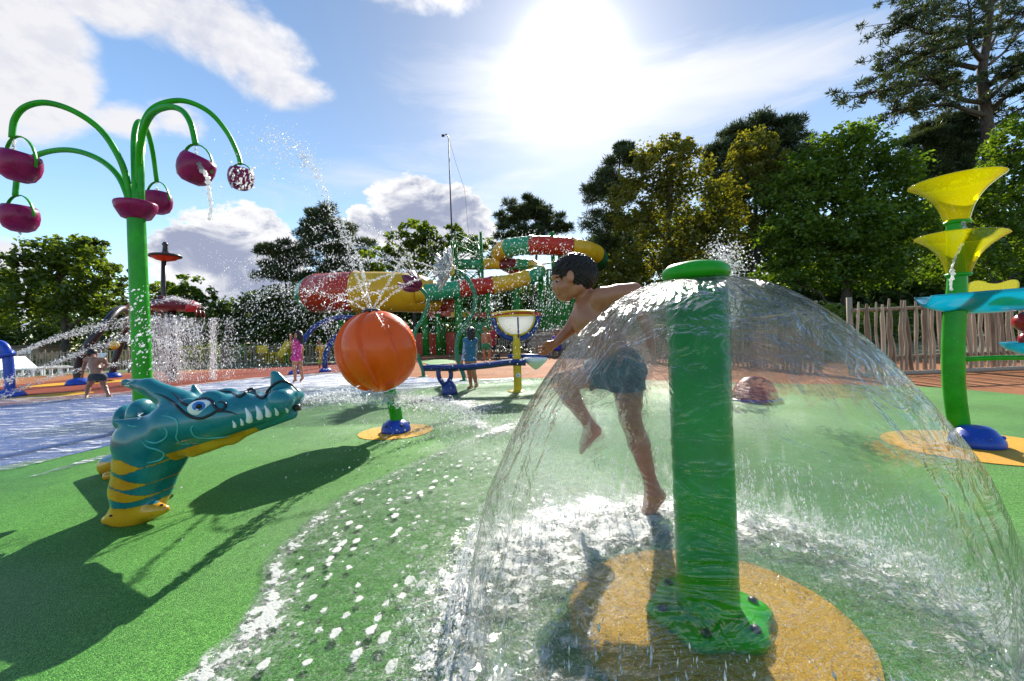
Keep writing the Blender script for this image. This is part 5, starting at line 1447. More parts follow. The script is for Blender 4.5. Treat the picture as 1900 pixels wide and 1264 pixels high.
def tulip():
    b = gp(786, 700); d = b[1]
    root = thing('tulip_sprayer', 'purple tulip water sprayer leaning left behind the orange ball', 'water flower', (b[0], d, 0))
    pts = catmull([np.array((b[0], d, 0)), px(784, 685, d), px(776, 665, d), px(768, 640, d), px(772, 612, d), px(785, 590, d), px(794, 565, d), px(791, 548, d), px(781, 536, d)], 6)
    mb = MB(); mb.tube(pts, .045, 12); part('stem', mb, M['stem'], root)
    c = px(780, 534, d); ax = np.array((-.75, -.35, .5)); ax /= np.linalg.norm(ax); u = np.cross(ax, (0, 0, 1)); u /= np.linalg.norm(u); v = np.cross(u, ax)
    H = .5
    m_purple = paint('purple_fibreglass', (.17, .02, .07), .35)
    for k in range(6):
        a = 2 * math.pi * k / 6 + .3; rad = u * math.cos(a) + v * math.sin(a); tan = -u * math.sin(a) + v * math.cos(a)
        V, Fc = [], []; m2 = 8
        for th in (0, .015):
            for i in range(m2):
                t = i / (m2 - 1); w = .16 * math.sin(math.pi * min(.15 + .84 * t, .985)); r_ = .22 * math.sin(math.pi * (.08 + .52 * t)) + th
                q = c + rad * r_ + ax * H * t; V += [q - tan * w, q + tan * w]
        o_ = 2 * m2
        for i in range(m2 - 1):
            Fc += [(2 * i, 2 * i + 1, 2 * i + 3, 2 * i + 2), (o_ + 2 * i, o_ + 2 * i + 2, o_ + 2 * i + 3, o_ + 2 * i + 1), (2 * i, 2 * i + 2, o_ + 2 * i + 2, o_ + 2 * i), (2 * i + 1, o_ + 2 * i + 1, o_ + 2 * i + 3, 2 * i + 3)]
        mb = MB(); mb.add(V, Fc); part('petal', mb, m_purple, root)
    mb = MB(); mb.lathe([(.12, .009), (.12, .022), (.05, .03)], (b[0], d, 0), n=20); part('base_plate', mb, M['stem'], root)
tulip()

# ------------------------------------------------------------------ water table
def water_table():
    b = gp(958, 728); d = b[1]
    root = thing('water_table', 'yellow post with half wheel and long blue channel for water play', 'water table', (b[0], d, 0))
    def p(x, y, o=0.): q = px(x, y, d); q[1] += o; return q
    mb = MB(); mb.tube([p(961, 728), p(958, 620)], .062, 18); mb.lathe([(.13, .01), (.13, .025), (.066, .04)], (b[0], d, 0), n=24); part('post', mb, M['yellow'], root, auto=R(40))
    # badge on the post
    c = p(962, 696) + np.array((-.003, -.064, 0)); mb = MB(); mb.lathe([(.0, .0), (.036, 0), (.036, .004), (0, .004)], c, (0, -1, 0), n=24, cap=False); bd = part('badge', mb, M['white'], root)
    mb = MB(); mb.box(c + np.array((-.006, -.006, .004)), (.008, .003, .034)); mb.box(c + np.array((.008, -.006, -.006)), (.02, .003, .007)); part('badge_mark', mb, M['darkgrey'], bd, smooth=False)
    # half wheel
    c = p(957, 588); rad = .345
    mb = MB(); mb.tube([c + np.array((rad * math.cos(a), 0, rad * math.sin(a))) for a in np.linspace(math.pi, 2 * math.pi, 25)], .042, 10); part('wheel_rim', mb, M['navy'], root)
    mb = MB(); mb.tube([c + np.array(((rad - .06) * math.cos(a), -.01, (rad - .06) * math.sin(a))) for a in np.linspace(math.pi, 2 * math.pi, 25)], .02, 8); part('wheel_trim', mb, M['yellow'], root)
    V = [c + np.array((0, o_, 0)) for o_ in (-.05, .05)]
    n = 24; V = []
    for o_ in (-.05, .05):
        for a in np.linspace(math.pi, 2 * math.pi, n): V.append(c + np.array(((rad - .07) * math.cos(a), o_, (rad - .07) * math.sin(a))))
    Fc = [tuple(range(n)), tuple(range(2 * n - 1, n - 1, -1))] + [(i, n + i, n + (i + 1) % n, (i + 1) % n) for i in range(n)]
    mb = MB(); mb.add(V, Fc); part('wheel_window', mb, M['petal'], root, smooth=False)
    mb = MB(); mb.tube([c + np.array((.03, -.06, -.01)), c + np.array((.03, -.06, -rad + .02))], .012, 8); part('spoke', mb, M['navy'], root)
    pts = catmull([p(912, 588), p(935, 584), p(958, 582), p(980, 582), p(992, 583)], 5)
    for k, dz in enumerate((.0, .028, .056)):
        mb = MB(); mb.tube([q + np.array((0, 0, dz - .02)) for q in pts], [.018] * len(pts), 8); part('top_bar', mb, M['yellow'] if k != 1 else M['s_red'], root)
    # channel with rims
    ca = [(788, 681, 0), (815, 681, 0), (860, 680, 0), (905, 676, 0), (945, 671, 0), (975, 671, 0)]
    P3 = np.array(catmull([p(*q) for q in ca], 6)); n = len(P3)
    for o_ in (-.13, .13):
        mb = MB(); mb.tube([q + np.array((0, o_, 0)) for q in P3], .032, 10); part('channel_rim', mb, M['navy'], root)
    V, Fc = [], []
    for q in P3: V += [q + np.array((0, -.13, .0)), q + np.array((0, -.06, -.05)), q + np.array((0, .06, -.05)), q + np.array((0, .13, 0)), q + np.array((0, .06, -.062)), q + np.array((0, -.06, -.062))]
    for i in range(n - 1):
        for j in range(6): Fc.append((i * 6 + j, (i + 1) * 6 + j, (i + 1) * 6 + (j + 1) % 6, i * 6 + (j + 1) % 6))
    mb = MB(); mb.add(V, Fc); part('channel', mb, M['navy'], root)
    mb = MB(); mb.lathe([(.085, -.05), (.09, -.04), (.09, .03), (.08, .04)], p(960, 671), n=24); part('clamp', mb, M['navy'], root)
    # upper arm with white basin
    mb = MB(); mb.tube([p(942, 661), p(975, 660), p(1018, 661)], .026, 10); part('arm', mb, M['navy'], root)
    c = p(994, 664, .05); mb = MB(); mb.lathe([(.0, -.19), (.03, -.18), (.1, -.12), (.17, -.06), (.19, .0), (.182, .0), (.16, -.05), (.09, -.105), (0, -.15)], c, n=32, cap=False); part('basin', mb, M['white'], root)
    # forked foot of the channel
    for (x0, x1, o_) in ((815, 824, -.1), (833, 829, .1)):
        mb = MB(); mb.tube(catmull([p(x0, 684, o_), p(x0 + 2, 700, o_), p(x1, 715, o_ * .4), p(x1 + 1, 734, 0)], 5), [.036] * 16, 10); part('leg', mb, M['navy'], root)
    c = gp(829, 737); mb = MB(); mb.lathe([(.12, .01), (.13, .03), (.11, .12), (.06, .2), (.05, .21)], (c[0], d, 0), n=20); part('boot', mb, M['navy'], root)
    mb = MB(); mb.lathe([(0, -.05), (.04, -.045), (.07, 0), (.06, .0)], p(842, 684), n=16); part('drain_cup', mb, M['yellow'], root)
water_table()

# ------------------------------------------------------------------ left water cannon
def cannon():
    b = gp(18, 737); d = b[1]
    root = thing('water_cannon', 'blue bent pipe water cannon at the left edge on brick red rubber', 'water cannon', (b[0], d, 0))
    p = lambda x, y, o=0.: px(x, y, d) + np.array((0, o, 0))
    mb = MB(); mb.tube(catmull([np.array((b[0], d, 0)), p(18, 715), p(16, 680), p(13, 655), p(6, 642), p(-6, 638), p(-22, 644), p(-28, 665), p(-26, 700)], 6), .085, 16); part('pipe', mb, M['blue'], root)
    mb = MB(); mb.tube([p(-20, 668, -.1), p(5, 662, -.1), p(20, 657, -.08), p(29, 655, -.05)], [.065, .065, .06, .075], 12); part('nozzle', mb, M['blue'], root)
    mb = MB(); mb.lathe([(.25, .004), (.25, .04), (.22, .1), (.13, .15), (.09, .17)], (b[0], d, 0), n=24); part('base_cover', mb, M['blue'], root)
cannon()

# ------------------------------------------------------------------ crab sprinkler, its arch and a dish pole
def crab():
    d = 12.6; bx = gx(322, d); root = thing('crab_sprinkler', 'dark crab shaped shower with red claws and raised eyes pouring water', 'crab shower', (bx, d, 0))
    p = lambda x, y, o=0.: px(x, y, d) + np.array((0, o, 0))
    mb = MB(); mb.tube([(bx, d, -.0), p(320, 575)], .1, 14); part('post', mb, M['darkgrey'], root)
    mb = MB(); mb.lathe([(.0, -.12), (.5, -.1), (.72, .0), (.6, .14), (.3, .24), (0, .27)], p(322, 570), n=32, cap=False, wob=lambda a, h: 1 + .04 * math.cos(3 * a)); part('shell', mb, M['s_maroon'], root)
    for sx in (-1, 1):
        mb = MB(); mb.tube(catmull([p(322 + sx * 34, 570, -.1), p(322 + sx * 44, 566, -.25), p(322 + sx * 52, 571, -.4), p(322 + sx * 47, 580, -.5)], 4), list(np.interp(np.linspace(0, 1, 13), (0, .4, .75, 1), (.07, .13, .15, .03))), 10); part('claw', mb, M['red'], root)
        mb = MB(); mb.ball(p(322 + sx * 10, 556, -.25), .1, 14, 8); ey = part('eye', mb, M['s_maroon'], root)
        mb = MB(); mb.ball(p(322 + sx * 10, 557, -.34), .045, 10, 6); part('pupil', mb, M['black'], ey)
        for k in range(3):
            mb = MB(); mb.tube([p(322 + sx * (25 + 4 * k), 574, .2 - .2 * k), p(322 + sx * (42 + 4 * k), 578, .3 - .25 * k), p(322 + sx * (44 + 5 * k), 588, .35 - .3 * k)], [.05, .04, .02], 8); part('leg', mb, M['s_maroon'], root)
crab()
def arch():
    b1 = gp(147, 714); d1 = b1[1]; b2 = gp(207, 701); d2 = b2[1]
    root = thing('spray_arch', 'dark pipe spray arch with blue feet behind the stooping boy', 'spray arch', (b1[0], d1, 0))
    pts = catmull([b1, px(145, 690, d1), px(150, 664, d1), px(170, 632, d1), px(198, 598, d1 + .3), px(222, 574, d1 + 1), px(240, 582, d2 - 1), px(230, 620, d2), px(214, 668, d2), b2], 6)
    mb = MB(); mb.tube(pts, [.11] * len(pts), 12); part('pipe', mb, M['darkgrey'], root)
    for b in (b1, b2):
        mb = MB(); mb.lathe([(.3, .0), (.3, .05), (.26, .13), (.15, .19), (.11, .2)], b, n=20); part('base_cover', mb, M['blue'], root)
    mb = MB(); mb.ball(px(212, 640, d2 - .3), .16, 14, 8, (1, .8, 1.1)); part('spray_head', mb, M['yellow'], root)
arch()
def dish():
    d = 15.5; bx = gx(310, d); root = thing('dish_sprinkler', 'tall dark pole with flat red dish sprinkler above the crab', 'dish sprinkler', (bx, d, 0))
    p = lambda x, y: px(x, y, d)
    mb = MB(); mb.tube([(bx, d, 0), p(303, 540), p(304, 480)], .075, 12); part('pole', mb, M['darkgrey'], root)
    mb = MB(); mb.lathe([(.08, -.14), (.3, -.08), (.44, .02), (.47, .07), (.3, .12), (.1, .17), (0, .18)], p(307, 478), n=32, cap=False); part('dish', mb, M['s_red'], root)
    mb = MB(); mb.tube([p(307, 478) + np.array((.45 * math.cos(a), .45 * math.sin(a), .05)) for a in np.linspace(0, 2 * math.pi, 28, False)], .05, 8, closed=True); part('dish_rim', mb, M['darkgrey'], root)
    mb = MB(); mb.lathe([(.12, 0), (.09, .12), (.07, .3), (.1, .36), (.05, .44), (0, .46)], p(307, 472), n=16); part('finial', mb, M['darkgrey'], root)
dish()

def hoops():
    for (pts, lab) in (([(604, 690), (603, 662), (612, 640), (628, 622), (648, 610), (672, 606), (700, 615), (720, 650), (722, 690)], 'nearer blue spray hoop half hidden by the orange ball'),
                       ([(548, 694), (552, 655), (566, 628), (585, 606), (612, 593), (640, 589), (668, 593), (690, 610), (705, 650)], 'wider blue spray hoop rising behind the girl in pink')):
        b = gp(*pts[0]); d = b[1]; root = thing('spray_hoop', lab, 'spray hoop', (b[0], d, 0), 'blue spray hoops')
        P3 = catmull([b] + [px(x, y, d + .3 * i) for i, (x, y) in enumerate(pts[1:])], 5); P3.append(P3[-1] * np.array((1, 1, 0)))
        mb = MB(); mb.tube(P3, .085, 12); part('pipe', mb, M['navy'], root)
        for e in (P3[0], P3[-1]):
            mb = MB(); mb.lathe([(.2, .0), (.2, .05), (.13, .12), (.08, .13)], (e[0], e[1], 0), n=18); part('base_cover', mb, M['blue'], root)
hoops()

# ------------------------------------------------------------------ sun loungers, bench, pushchair, playground
def lounger():
    root = thing('sun_lounger', 'white slatted sun lounger', 'sun lounger', (0, 0, 0), 'white sun loungers by the fence')
    mb = MB()
    for sx in (-.3, .3): mb.box((sx, .1, .34), (.05, 1.3, .06)); mb.box((sx, -.95, .62), (.05, .85, .05), rx=-R(48))
    part('frame', mb, M['white'], root, smooth=False)
    for k in range(9):
        mb = MB(); mb.box((0, -.48 + k * .145, .375), (.56, .1, .02)); part('slat', mb, M['white'], root, smooth=False)
    for k in range(6):
        t = k / 5; mb = MB(); mb.box((0, -.7 - t * .5, .4 + t * .52), (.56, .1, .02), rx=-R(48)); part('slat', mb, M['white'], root, smooth=False)
    for sx in (-.3, .3):
        for yy in (-.5, .65): mb = MB(); mb.box((sx, yy, .16), (.05, .06, .32)); part('leg', mb, M['white'], root, smooth=False)
    return root
L0 = lounger()
for i, (x, d, rz, lab) in enumerate(((40, 19.6, -78, 'leftmost white sun lounger with steep backrest, beside the blue cannon'), (56, 20.6, -76, 'white sun lounger second from the left by the far fence'),
                                     (74, 21.6, -78, 'white sun lounger second from the right in the row of four'), (90, 22.6, -77, 'white sun lounger at the right end of the row of four'),
                                     (136, 20.0, 170, 'white sun lounger standing apart with its back towards the camera'))):
    o = L0 if i == 0 else copy_tree(L0)
    o.location = (gx(x, d), d, 0); o.rotation_euler = (0, 0, R(rz)); o['label'] = lab

def bench():
    d = 19; root = thing('park_bench', 'brown wooden bench in front of the brushwood fence', 'bench', (gx(995, d), d, 0)); c = np.array((gx(995, d), d, 0))
    for k in range(3): mb = MB(); mb.box(c + np.array((0, -.15 + .15 * k, .45)), (1.9, .12, .04)); part('slat', mb, M['rail'], root, smooth=False)
    for k in range(3): mb = MB(); mb.box(c + np.array((0, .27, .6 + .16 * k)), (1.9, .035, .12), rx=-R(8)); part('slat', mb, M['rail'], root, smooth=False)
    for sx in (-.8, .8):
        mb = MB(); mb.box(c + np.array((sx, -.15, .215)), (.08, .08, .43)); mb.box(c + np.array((sx, .3, .5)), (.08, .07, 1.0)); part('leg', mb, M['rail'], root, smooth=False)
bench()
def pushchair(x, d, lab):
    c = np.array((gx(x, d), d, 0)); root = thing('pushchair', lab, 'pushchair', c, 'dark pushchairs by the fence')
    for sx in (-.26, .26):
        for yy, r in ((-.35, .1), (.35, .15)):
            q = c + np.array((yy, sx, r)); mb = MB(); mb.tube([q + np.array((r * math.cos(a), 0, r * math.sin(a))) for a in np.linspace(0, 2 * math.pi, 18, False)], .03, 6, closed=True); w = part('wheel', mb, M['black'], root)
            mb = MB(); mb.lathe([(0, -.02), (r * .3, -.02), (r * .3, .02), (0, .02)], q, (0, 1, 0), n=10, cap=False); part('hub', mb, M['darkgrey'], w)
        mb = MB(); mb.tube([c + np.array((-.35, sx, .1)), c + np.array((.1, sx, .5)), c + np.array((.55, sx, 1.02))], .017, 6); mb.tube([c + np.array((.35, sx, .15)), c + np.array((-.05, sx, .55))], .017, 6); part('frame', mb, M['darkgrey'], root)
    mb = MB(); mb.tube([c + np.array((.55, -.26, 1.02)), c + np.array((.55, .26, 1.02))], .02, 6); part('handle', mb, M['black'], root)
    mb = MB(); mb.box(c + np.array((0, 0, .48)), (.5, .46, .12), ry=-.2); mb.box(c + np.array((.22, 0, .72)), (.1, .46, .5), ry=.35); part('seat', mb, M['black'], root, smooth=False)
    mb = MB()
    V, Fc = [], []; n = 10
    for j in (-1, 1):
        for a in np.linspace(.2, 1.9, n): V.append(c + np.array((.22 + .36 * -math.cos(a) * .9, .24 * j, .82 + .32 * math.sin(a))))
    for i in range(n - 1): Fc.append((i, i + 1, n + i + 1, n + i))
    V2 = [v + np.array((0, 0, -.02)) for v in V]; o_ = len(V)
    Fc += [(o_ + a, o_ + d_, o_ + c_, o_ + b_) for (a, b_, c_, d_) in Fc[:n - 1]]
    mb.add(V + V2, Fc); part('hood', mb, M['black'], root)
pushchair(937, 18.5, 'dark pushchair beside the adult in red'); pushchair(968, 17.5, 'dark pushchair behind the yellow half wheel post')

def playground():
    d = 24; p = lambda x, y, o=0.: px(x, y, d + o)
    root = thing('climbing_frame', 'yellow and green play frame behind the far fence left of the pink girl', 'play frame', (gx(480, d), d, 0))
    a, b = p(462, 642), p(497, 655); mb = MB(); mb.box((a + b) / 2, (abs(b[0] - a[0]), .08, abs(a[2] - b[2]))); part('panel', mb, M['yellow'], root, smooth=False, label='yellow panel')
    a, b = p(445, 648), p(456, 655); mb = MB(); mb.box((a + b) / 2, (abs(b[0] - a[0]), .3, abs(a[2] - b[2]))); part('panel', mb, M['green_dark'], root, smooth=False, label='green panel')
    for k in range(16):
        q = p(462 + k * 4.6, 657); mb = MB(); mb.tube([(q[0], d + .2, 0), (q[0], d + .2, q[2])], .035, 6); part('bar', mb, M['yellow'], root)
    mb = MB(); mb.tube([p(460, 655, .2), p(535, 655, .2)], .05, 6); part('rail', mb, M['yellow'], root)
    mb = MB(); mb.box(p(533, 648), (.35, .8, .9), ry=.6); part('chute', mb, M['yellow'], root, smooth=False)
    for x in (447, 455, 468, 533): q = p(x, 640); mb = MB(); mb.tube([(q[0], d - .1, 0), (q[0], d - .1, q[2])], .06, 8); part('post', mb, M['green_dark'], root)
playground()
def hut():
    d = 31; a, b = px(30, 625, d), px(100, 660, d); c = (a + b) / 2; w = abs(b[0] - a[0])
    root = thing('service_hut', 'low brown hut with flat roof under the trees at left', 'hut', (c[0], d, 0))
    mb = MB(); mb.box((c[0], d, .8), (w, 2.0, 1.66)); part('wall', mb, M['rail'], root, smooth=False)
    mb = MB(); mb.box((c[0], d, 1.7), (w * 1.08, 2.4, .14)); part('roof', mb, M['darkgrey'], root, smooth=False)
    mb = MB(); mb.box((c[0] + .5, d - 1.02, .75), (.7, .04, 1.4)); dr = part('door', mb, M['white'], root, smooth=False)
hut()

# ------------------------------------------------------------------ people
def lerp(a, b, t): return np.array(a) * (1 - t) + np.array(b) * t
def person(label, J, d, scale, skin, clothes, hair, h=.012, face=1, group=None, hair_long=0.0, extra=None, facing=(0, -1, 0)):
    """J: joint -> (px, py, depth offset); scale: standing height of this child in metres"""
    P3 = {k: px(v[0], v[1], d + (v[2] if len(v) > 2 else 0)) for k, v in J.items()}
    u = scale / 1.25
    base = (P3['pelvis'][0], d, 0)
    root = thing('person', label, 'person', base, group)
    B = Body(.02 * u); idx = {}
    def add(nm, *a, **k): idx.setdefault(nm, []).append(len(B.p)); B.cone(*a, **k)
    add('torso', P3['chest'], P3['belly'], .088 * u, .08 * u, k=.05 * u); add('torso', P3['belly'], P3['pelvis'], .08 * u, .088 * u, k=.05 * u)
    sh = (P3['sh_l'] + P3['sh_r']) / 2; add('torso', P3['sh_l'], P3['sh_r'], .05 * u, .05 * u, k=.06 * u)
    add('torso', sh, P3['chest'], .06 * u, .09 * u, k=.05 * u)
    add('torso', P3['hip_l'], P3['hip_r'], .075 * u, .075 * u, k=.04 * u)
    add('neck', sh, P3['head'], .037 * u, .036 * u)
    hc = P3['head']; fv = np.array(facing, float); fv /= np.linalg.norm(fv)
    idx['head'] = [len(B.p)]; B.ell(hc + fv * -.008 * u + np.array((0, 0, .012 * u)), (.078 * u, .084 * u, .088 * u), k=.02 * u)
    B.ell(hc + fv * .028 * u + np.array((0, 0, -.035 * u)), (.052 * u, .056 * u, .066 * u), k=.025 * u)
    B.ell(hc + fv * .092 * u + np.array((0, 0, -.022 * u)), (.011 * u,) * 3, k=.012 * u)
    side = np.cross(fv, (0, 0, 1)); side /= np.linalg.norm(side) + 1e-9
    for s_ in (-1, 1): B.ell(hc + side * s_ * .078 * u + np.array((0, 0, -.012 * u)), (.012 * u, .016 * u, .024 * u), k=.006 * u)
    for s_ in ('l', 'r'):
        add('arm_' + s_, P3['sh_' + s_], P3['el_' + s_], .039 * u, .029 * u); add('fore_' + s_, P3['el_' + s_], P3['wr_' + s_], .029 * u, .02 * u)
        dv = P3['wr_' + s_] - P3['el_' + s_]; dv /= np.linalg.norm(dv); ha = P3['wr_' + s_] + dv * .05 * u
        B.cone(P3['wr_' + s_] + dv * .012 * u, ha, .022 * u, .024 * u, k=.012 * u)
        sd = np.cross(dv, (0, 1, .2)); sd /= np.linalg.norm(sd) + 1e-9
        for k_, (o_, l_) in enumerate(((-.021, .045), (-.008, .056), (.006, .052), (.019, .04))):
            a_ = ha + sd * o_ * u; B.cone(a_, a_ + dv * l_ * u + sd * o_ * .5 * u, .0085 * u, .007 * u, k=.004 * u)
        B.cone(P3['wr_' + s_] + dv * .02 * u - sd * .02 * u, ha - sd * .046 * u + dv * .01 * u, .009 * u, .0075 * u, k=.006 * u)
        add('thigh_' + s_, P3['hip_' + s_], P3['kn_' + s_], .068 * u, .045 * u)
        cf = lerp(P3['kn_' + s_], P3['an_' + s_], .32); add('calf_' + s_, P3['kn_' + s_], cf, .043 * u, .044 * u); add('calf_' + s_, cf, P3['an_' + s_], .044 * u, .027 * u)
        ank, toe = P3['an_' + s_], P3['to_' + s_]; tv = toe - ank; he = ank - np.array((tv[0], tv[1], 0)) * .22 + np.array((0, 0, -.022 * u))
        B.cone(he, lerp(ank, toe, .7), .027 * u, .025 * u, k=.02 * u); B.cone(lerp(ank, toe, .55), toe, .027 * u, .016 * u, k=.015 * u)
    lo, hi = B.bounds(.02); body_mesh('body', B, lo, hi, h, skin, root)
    # clothing: the covered limbs, a little fuller, cut at the hems
    for nm, parts_, infl, mat, clip in clothes:
        pick = set(i for k in parts_ for i in idx[k])
        f = (lambda P, pick=pick, infl=infl, clip=clip: np.maximum(B(P, infl * u, pick), clip(P, P3, u)) if clip else B(P, infl * u, pick))
        body_mesh(nm, f, lo, hi, h, mat, root)
    HB = Body(.02 * u); HB.ell(hc + fv * -.012 * u + np.array((0, 0, .02 * u)), (.088 * u, .092 * u, .092 * u))
    if hair_long: HB.cone(hc - fv * .02 * u, hc - fv * .045 * u + np.array((0, 0, -hair_long)), .092 * u, .07 * u)
    fl = lambda P: np.maximum(HB(P), np.minimum((P - hc) @ fv - .015 * u, .9) + np.where(P[:, 2] > hc[2] + .045 * u, -.045 * u, 0) if True else 0)
    l2, h2 = HB.bounds(.02); body_mesh('hair', fl, l2, h2, h, hair, root)
    for s_ in (-1, 1):
        mb = MB(); mb.ball(hc + fv * .078 * u + side * s_ * .03 * u + np.array((0, 0, .004 * u)), .009 * u, 8, 6); part('eye', mb, M['black'], root)
    return root, P3, B, idx
def above(pxy, d):  # keeps what is above a line through two pixels
    (x0, y0), (x1, y1) = pxy; a, b = px(x0, y0, d), px(x1, y1, d); t = b - a; n = np.array((-t[2], 0, t[0])); n /= np.linalg.norm(n)
    n = n if n[2] > 0 else -n
    return lambda P, *_: -((P - a) @ n)
def below(pxy, d):
    f = above(pxy, d); return lambda P, *_: -f(P)
def both(f, g): return lambda P, *a: np.maximum(f(P), g(P))

def main_boy():
    d = 1.87; s = d / F
    root = thing('person', 'running boy in dark teal swim shorts behind the water bell', 'person', (px(1150, 680, d)[0], d, 0))
    p = lambda x, y, o=0.: px(x, y, d) + np.array((0, o, 0))
    S = lambda r: r * s
    B = Body(.016)
    # trunk
    B.ell(p(1098, 590), (S(36), .088, S(43)), k=.03); B.cone(p(1100, 595, -.035), p(1124, 640, -.03), S(33), S(30), .03); B.cone(p(1100, 595, .035), p(1124, 640, .03), S(33), S(30), .03)
    B.cone(p(1124, 640, -.03), p(1146, 680, -.035), S(30), S(33), .03); B.cone(p(1124, 640, .03), p(1146, 680, .035), S(30), S(33), .03)
    B.cone(p(1106, 560, -.085), p(1090, 566, .085), S(19), S(18), .035)
    B.cone(p(1098, 575), p(1078, 535), S(19), S(17), .02)
    # head turned a little from the camera, tipped down
    hc = p(1066, 511)
    B.ell(hc, (S(39), .068, S(35)), k=.012)
    B.ell(p(1049, 530), (S(23), .052, S(28)), k=.018)
    B.ell(p(1047, 546), (S(13), .036, S(13)), k=.016)       # chin and jaw
    B.cone(p(1072, 535, -.03), p(1050, 549, -.02), S(13), S(9), .012); B.cone(p(1072, 535, .03), p(1050, 549, .02), S(13), S(9), .012)
    B.cone(p(1031, 522, -.003), p(1027, 535.5, -.003), S(3.2), S(4.2), .006)   # nose
    B.ell(p(1031, 536, -.003), (S(4.5), .012, S(3)), k=.006)
    B.ell(p(1034, 545), (S(4), .018, S(2.6)), k=.005); B.ell(p(1036, 550), (S(4), .017, S(2.8)), k=.005)
    B.ell(p(1029, 515), (S(7), .045, S(4)), k=.008)           # brow
    for o in (-.056,): B.sub(p(1037, 522, o), (S(8), .014, S(4.5)), k=.006)
    B.ell(p(1041, 534, -.04), (S(12), .018, S(10)), k=.012)   # cheek
    B.ell(p(1054, 518, -.076), (S(6.8), .012, S(11)), k=.004); B.sub(p(1053, 517, -.091), (S(3.8), .008, S(7)), k=.003); B.ell(p(1055, 518, .07), (S(7), .01, S(11)), k=.004)
    # near arm: up and back, forearm folding down behind the water
    sh, el, wr = p(1108, 556, -.105), p(1164, 546, -.10), p(1180, 604, -.13)
    B.cone(sh, el, S(18), S(13.5), .02); B.cone(lerp(sh, el, .5), el, S(17), S(13.5), .015); B.cone(el, wr, S(13.5), S(9), .012)
    def hand(w, dirv, out_, s1=1.0):
        dirv = np.array(dirv, float); dirv /= np.linalg.norm(dirv); out_ = np.array(out_, float); out_ -= dirv * (out_ @ dirv); out_ /= np.linalg.norm(out_); nn = np.cross(dirv, out_)
        B.cone(w + dirv * .006, w + dirv * .045 + out_ * .008, .015, .013, .01); B.cone(w + dirv * .006, w + dirv * .045 - out_ * .012, .015, .012, .01)
        for o_, l_ in ((-.023, .036), (-.008, .046), (.008, .043), (.022, .033)):
            a = w + dirv * .05 + out_ * o_; m_ = a + dirv * l_ * .55 + nn * .004 + out_ * o_ * .15; e = m_ + dirv * l_ * .4 + nn * .016
            B.cone(a - dirv * .02, m_, .0068, .0062, .003); B.cone(m_, e, .0062, .0052, .003)
        a = w + dirv * .014 + out_ * .016; m_ = a + dirv * .024 + out_ * .02; B.cone(a, m_, .0085, .0072, .004); B.cone(m_, m_ + dirv * .02 + out_ * .004 + nn * .006, .0072, .0058, .003)
    hand(wr, wr - el, (0, -1, .2))
    sh2, el2, wr2 = p(1086, 572, .105), p(1066, 608, .12), p(1036, 636, .10)
    B.cone(sh2, el2, S(16), S(12), .02); B.cone(el2, wr2, S(12), S(8.2), .012); hand(wr2, wr2 - el2 + np.array((-.02, 0, 0)), (0, -.6, .8))
    # legs
    hip, kn, an = p(1156, 688, -.055), p(1163, 772, -.05), p(1204, 893, -.03)
    B.cone(hip, kn, S(29), S(19), .02); B.cone(p(1158, 700, -.05), p(1161, 742, -.05), S(27), S(22), .02)
    cf = p(1180, 818, -.045); B.cone(kn, cf, S(18.5), S(19), .015); B.cone(cf, an, S(19), S(11), .015); B.ell(p(1160, 771, -.052), (S(16), .035, S(15)), k=.01)
    he, bal, toe = p(1217, 915, -.03), p(1199, 946, -.03), p(1191, 962, -.03)
    B.cone(an, he, S(11), S(12), .015); B.cone(he, bal, S(12), S(10.5), .015); B.cone(an, bal, S(11), S(11), .015)
    for o_, l_ in ((-.026, 1.0), (-.012, .98), (.0, .92), (.012, .85), (.023, .75)):
        a = bal + np.array((0, o_, 0)); e = lerp(bal, toe, l_ * 1.25) + np.array((0, o_ * 1.15, 0)); B.cone(a, e, S(5.5), S(3.8), .006)
    hip2, kn2, an2 = p(1134, 690, .06), p(1044, 712, .08), p(1101, 796, .10)
    B.cone(hip2, kn2, S(28), S(18), .02); cf2 = lerp(kn2, an2, .35); B.cone(kn2, cf2, S(18), S(18.5), .015); B.cone(cf2, an2, S(18.5), S(10.5), .015)
    he2, bal2, toe2 = p(1113, 808, .10), p(1093, 832, .10), p(1085, 846, .10)
    B.cone(an2, he2, S(10.5), S(11), .015); B.cone(he2, bal2, S(11.5), S(9.5), .012); B.cone(an2, bal2, S(10.5), S(10), .015)
    for o_, l_ in ((-.022, 1.0), (-.01, .98), (.001, .92), (.012, .85), (.021, .75)):
        a = bal2 + np.array((0, o_, 0)); e = lerp(bal2, toe2, l_ * 1.2) + np.array((0, o_ * 1.15, 0)); B.cone(a, e, S(5.2), S(3.6), .006)
    lo, hi = B.bounds(.015)
    V, Q = surface_nets(B, lo, hi, .0052)
    me = fast_mesh('body', V - ROOTLOC[root.name], Q, [M['skin']], True); link('body', me, root)
    # swim shorts
    T = Body(.03); T.cone(p(1120, 636, -.03), p(1147, 682, -.035), S(38), S(40)); T.cone(p(1120, 636, .03), p(1147, 682, .035), S(38), S(40))
    T.cone(hip, lerp(hip, kn, .5), S(33), S(30)); T.cone(hip2, lerp(hip2, kn2, .5), S(32), S(29))
    wv = lambda P: .006 * np.sin(P[:, 0] * 90 + P[:, 2] * 60) + .004 * np.sin(P[:, 1] * 120)
    wa = above([(1108, 664), (1158, 634)], d)
    def hem(P):
        a = hip; b = lerp(hip, kn, .40); n = (b - a) / np.linalg.norm(b - a); n2_ = (kn2 - hip2) / np.linalg.norm(kn2 - hip2); b2 = lerp(hip2, kn2, .46)
        near = P[:, 1] < d
        return np.where(near, (P - b) @ n, np.minimum((P - b2) @ n2_, .5))
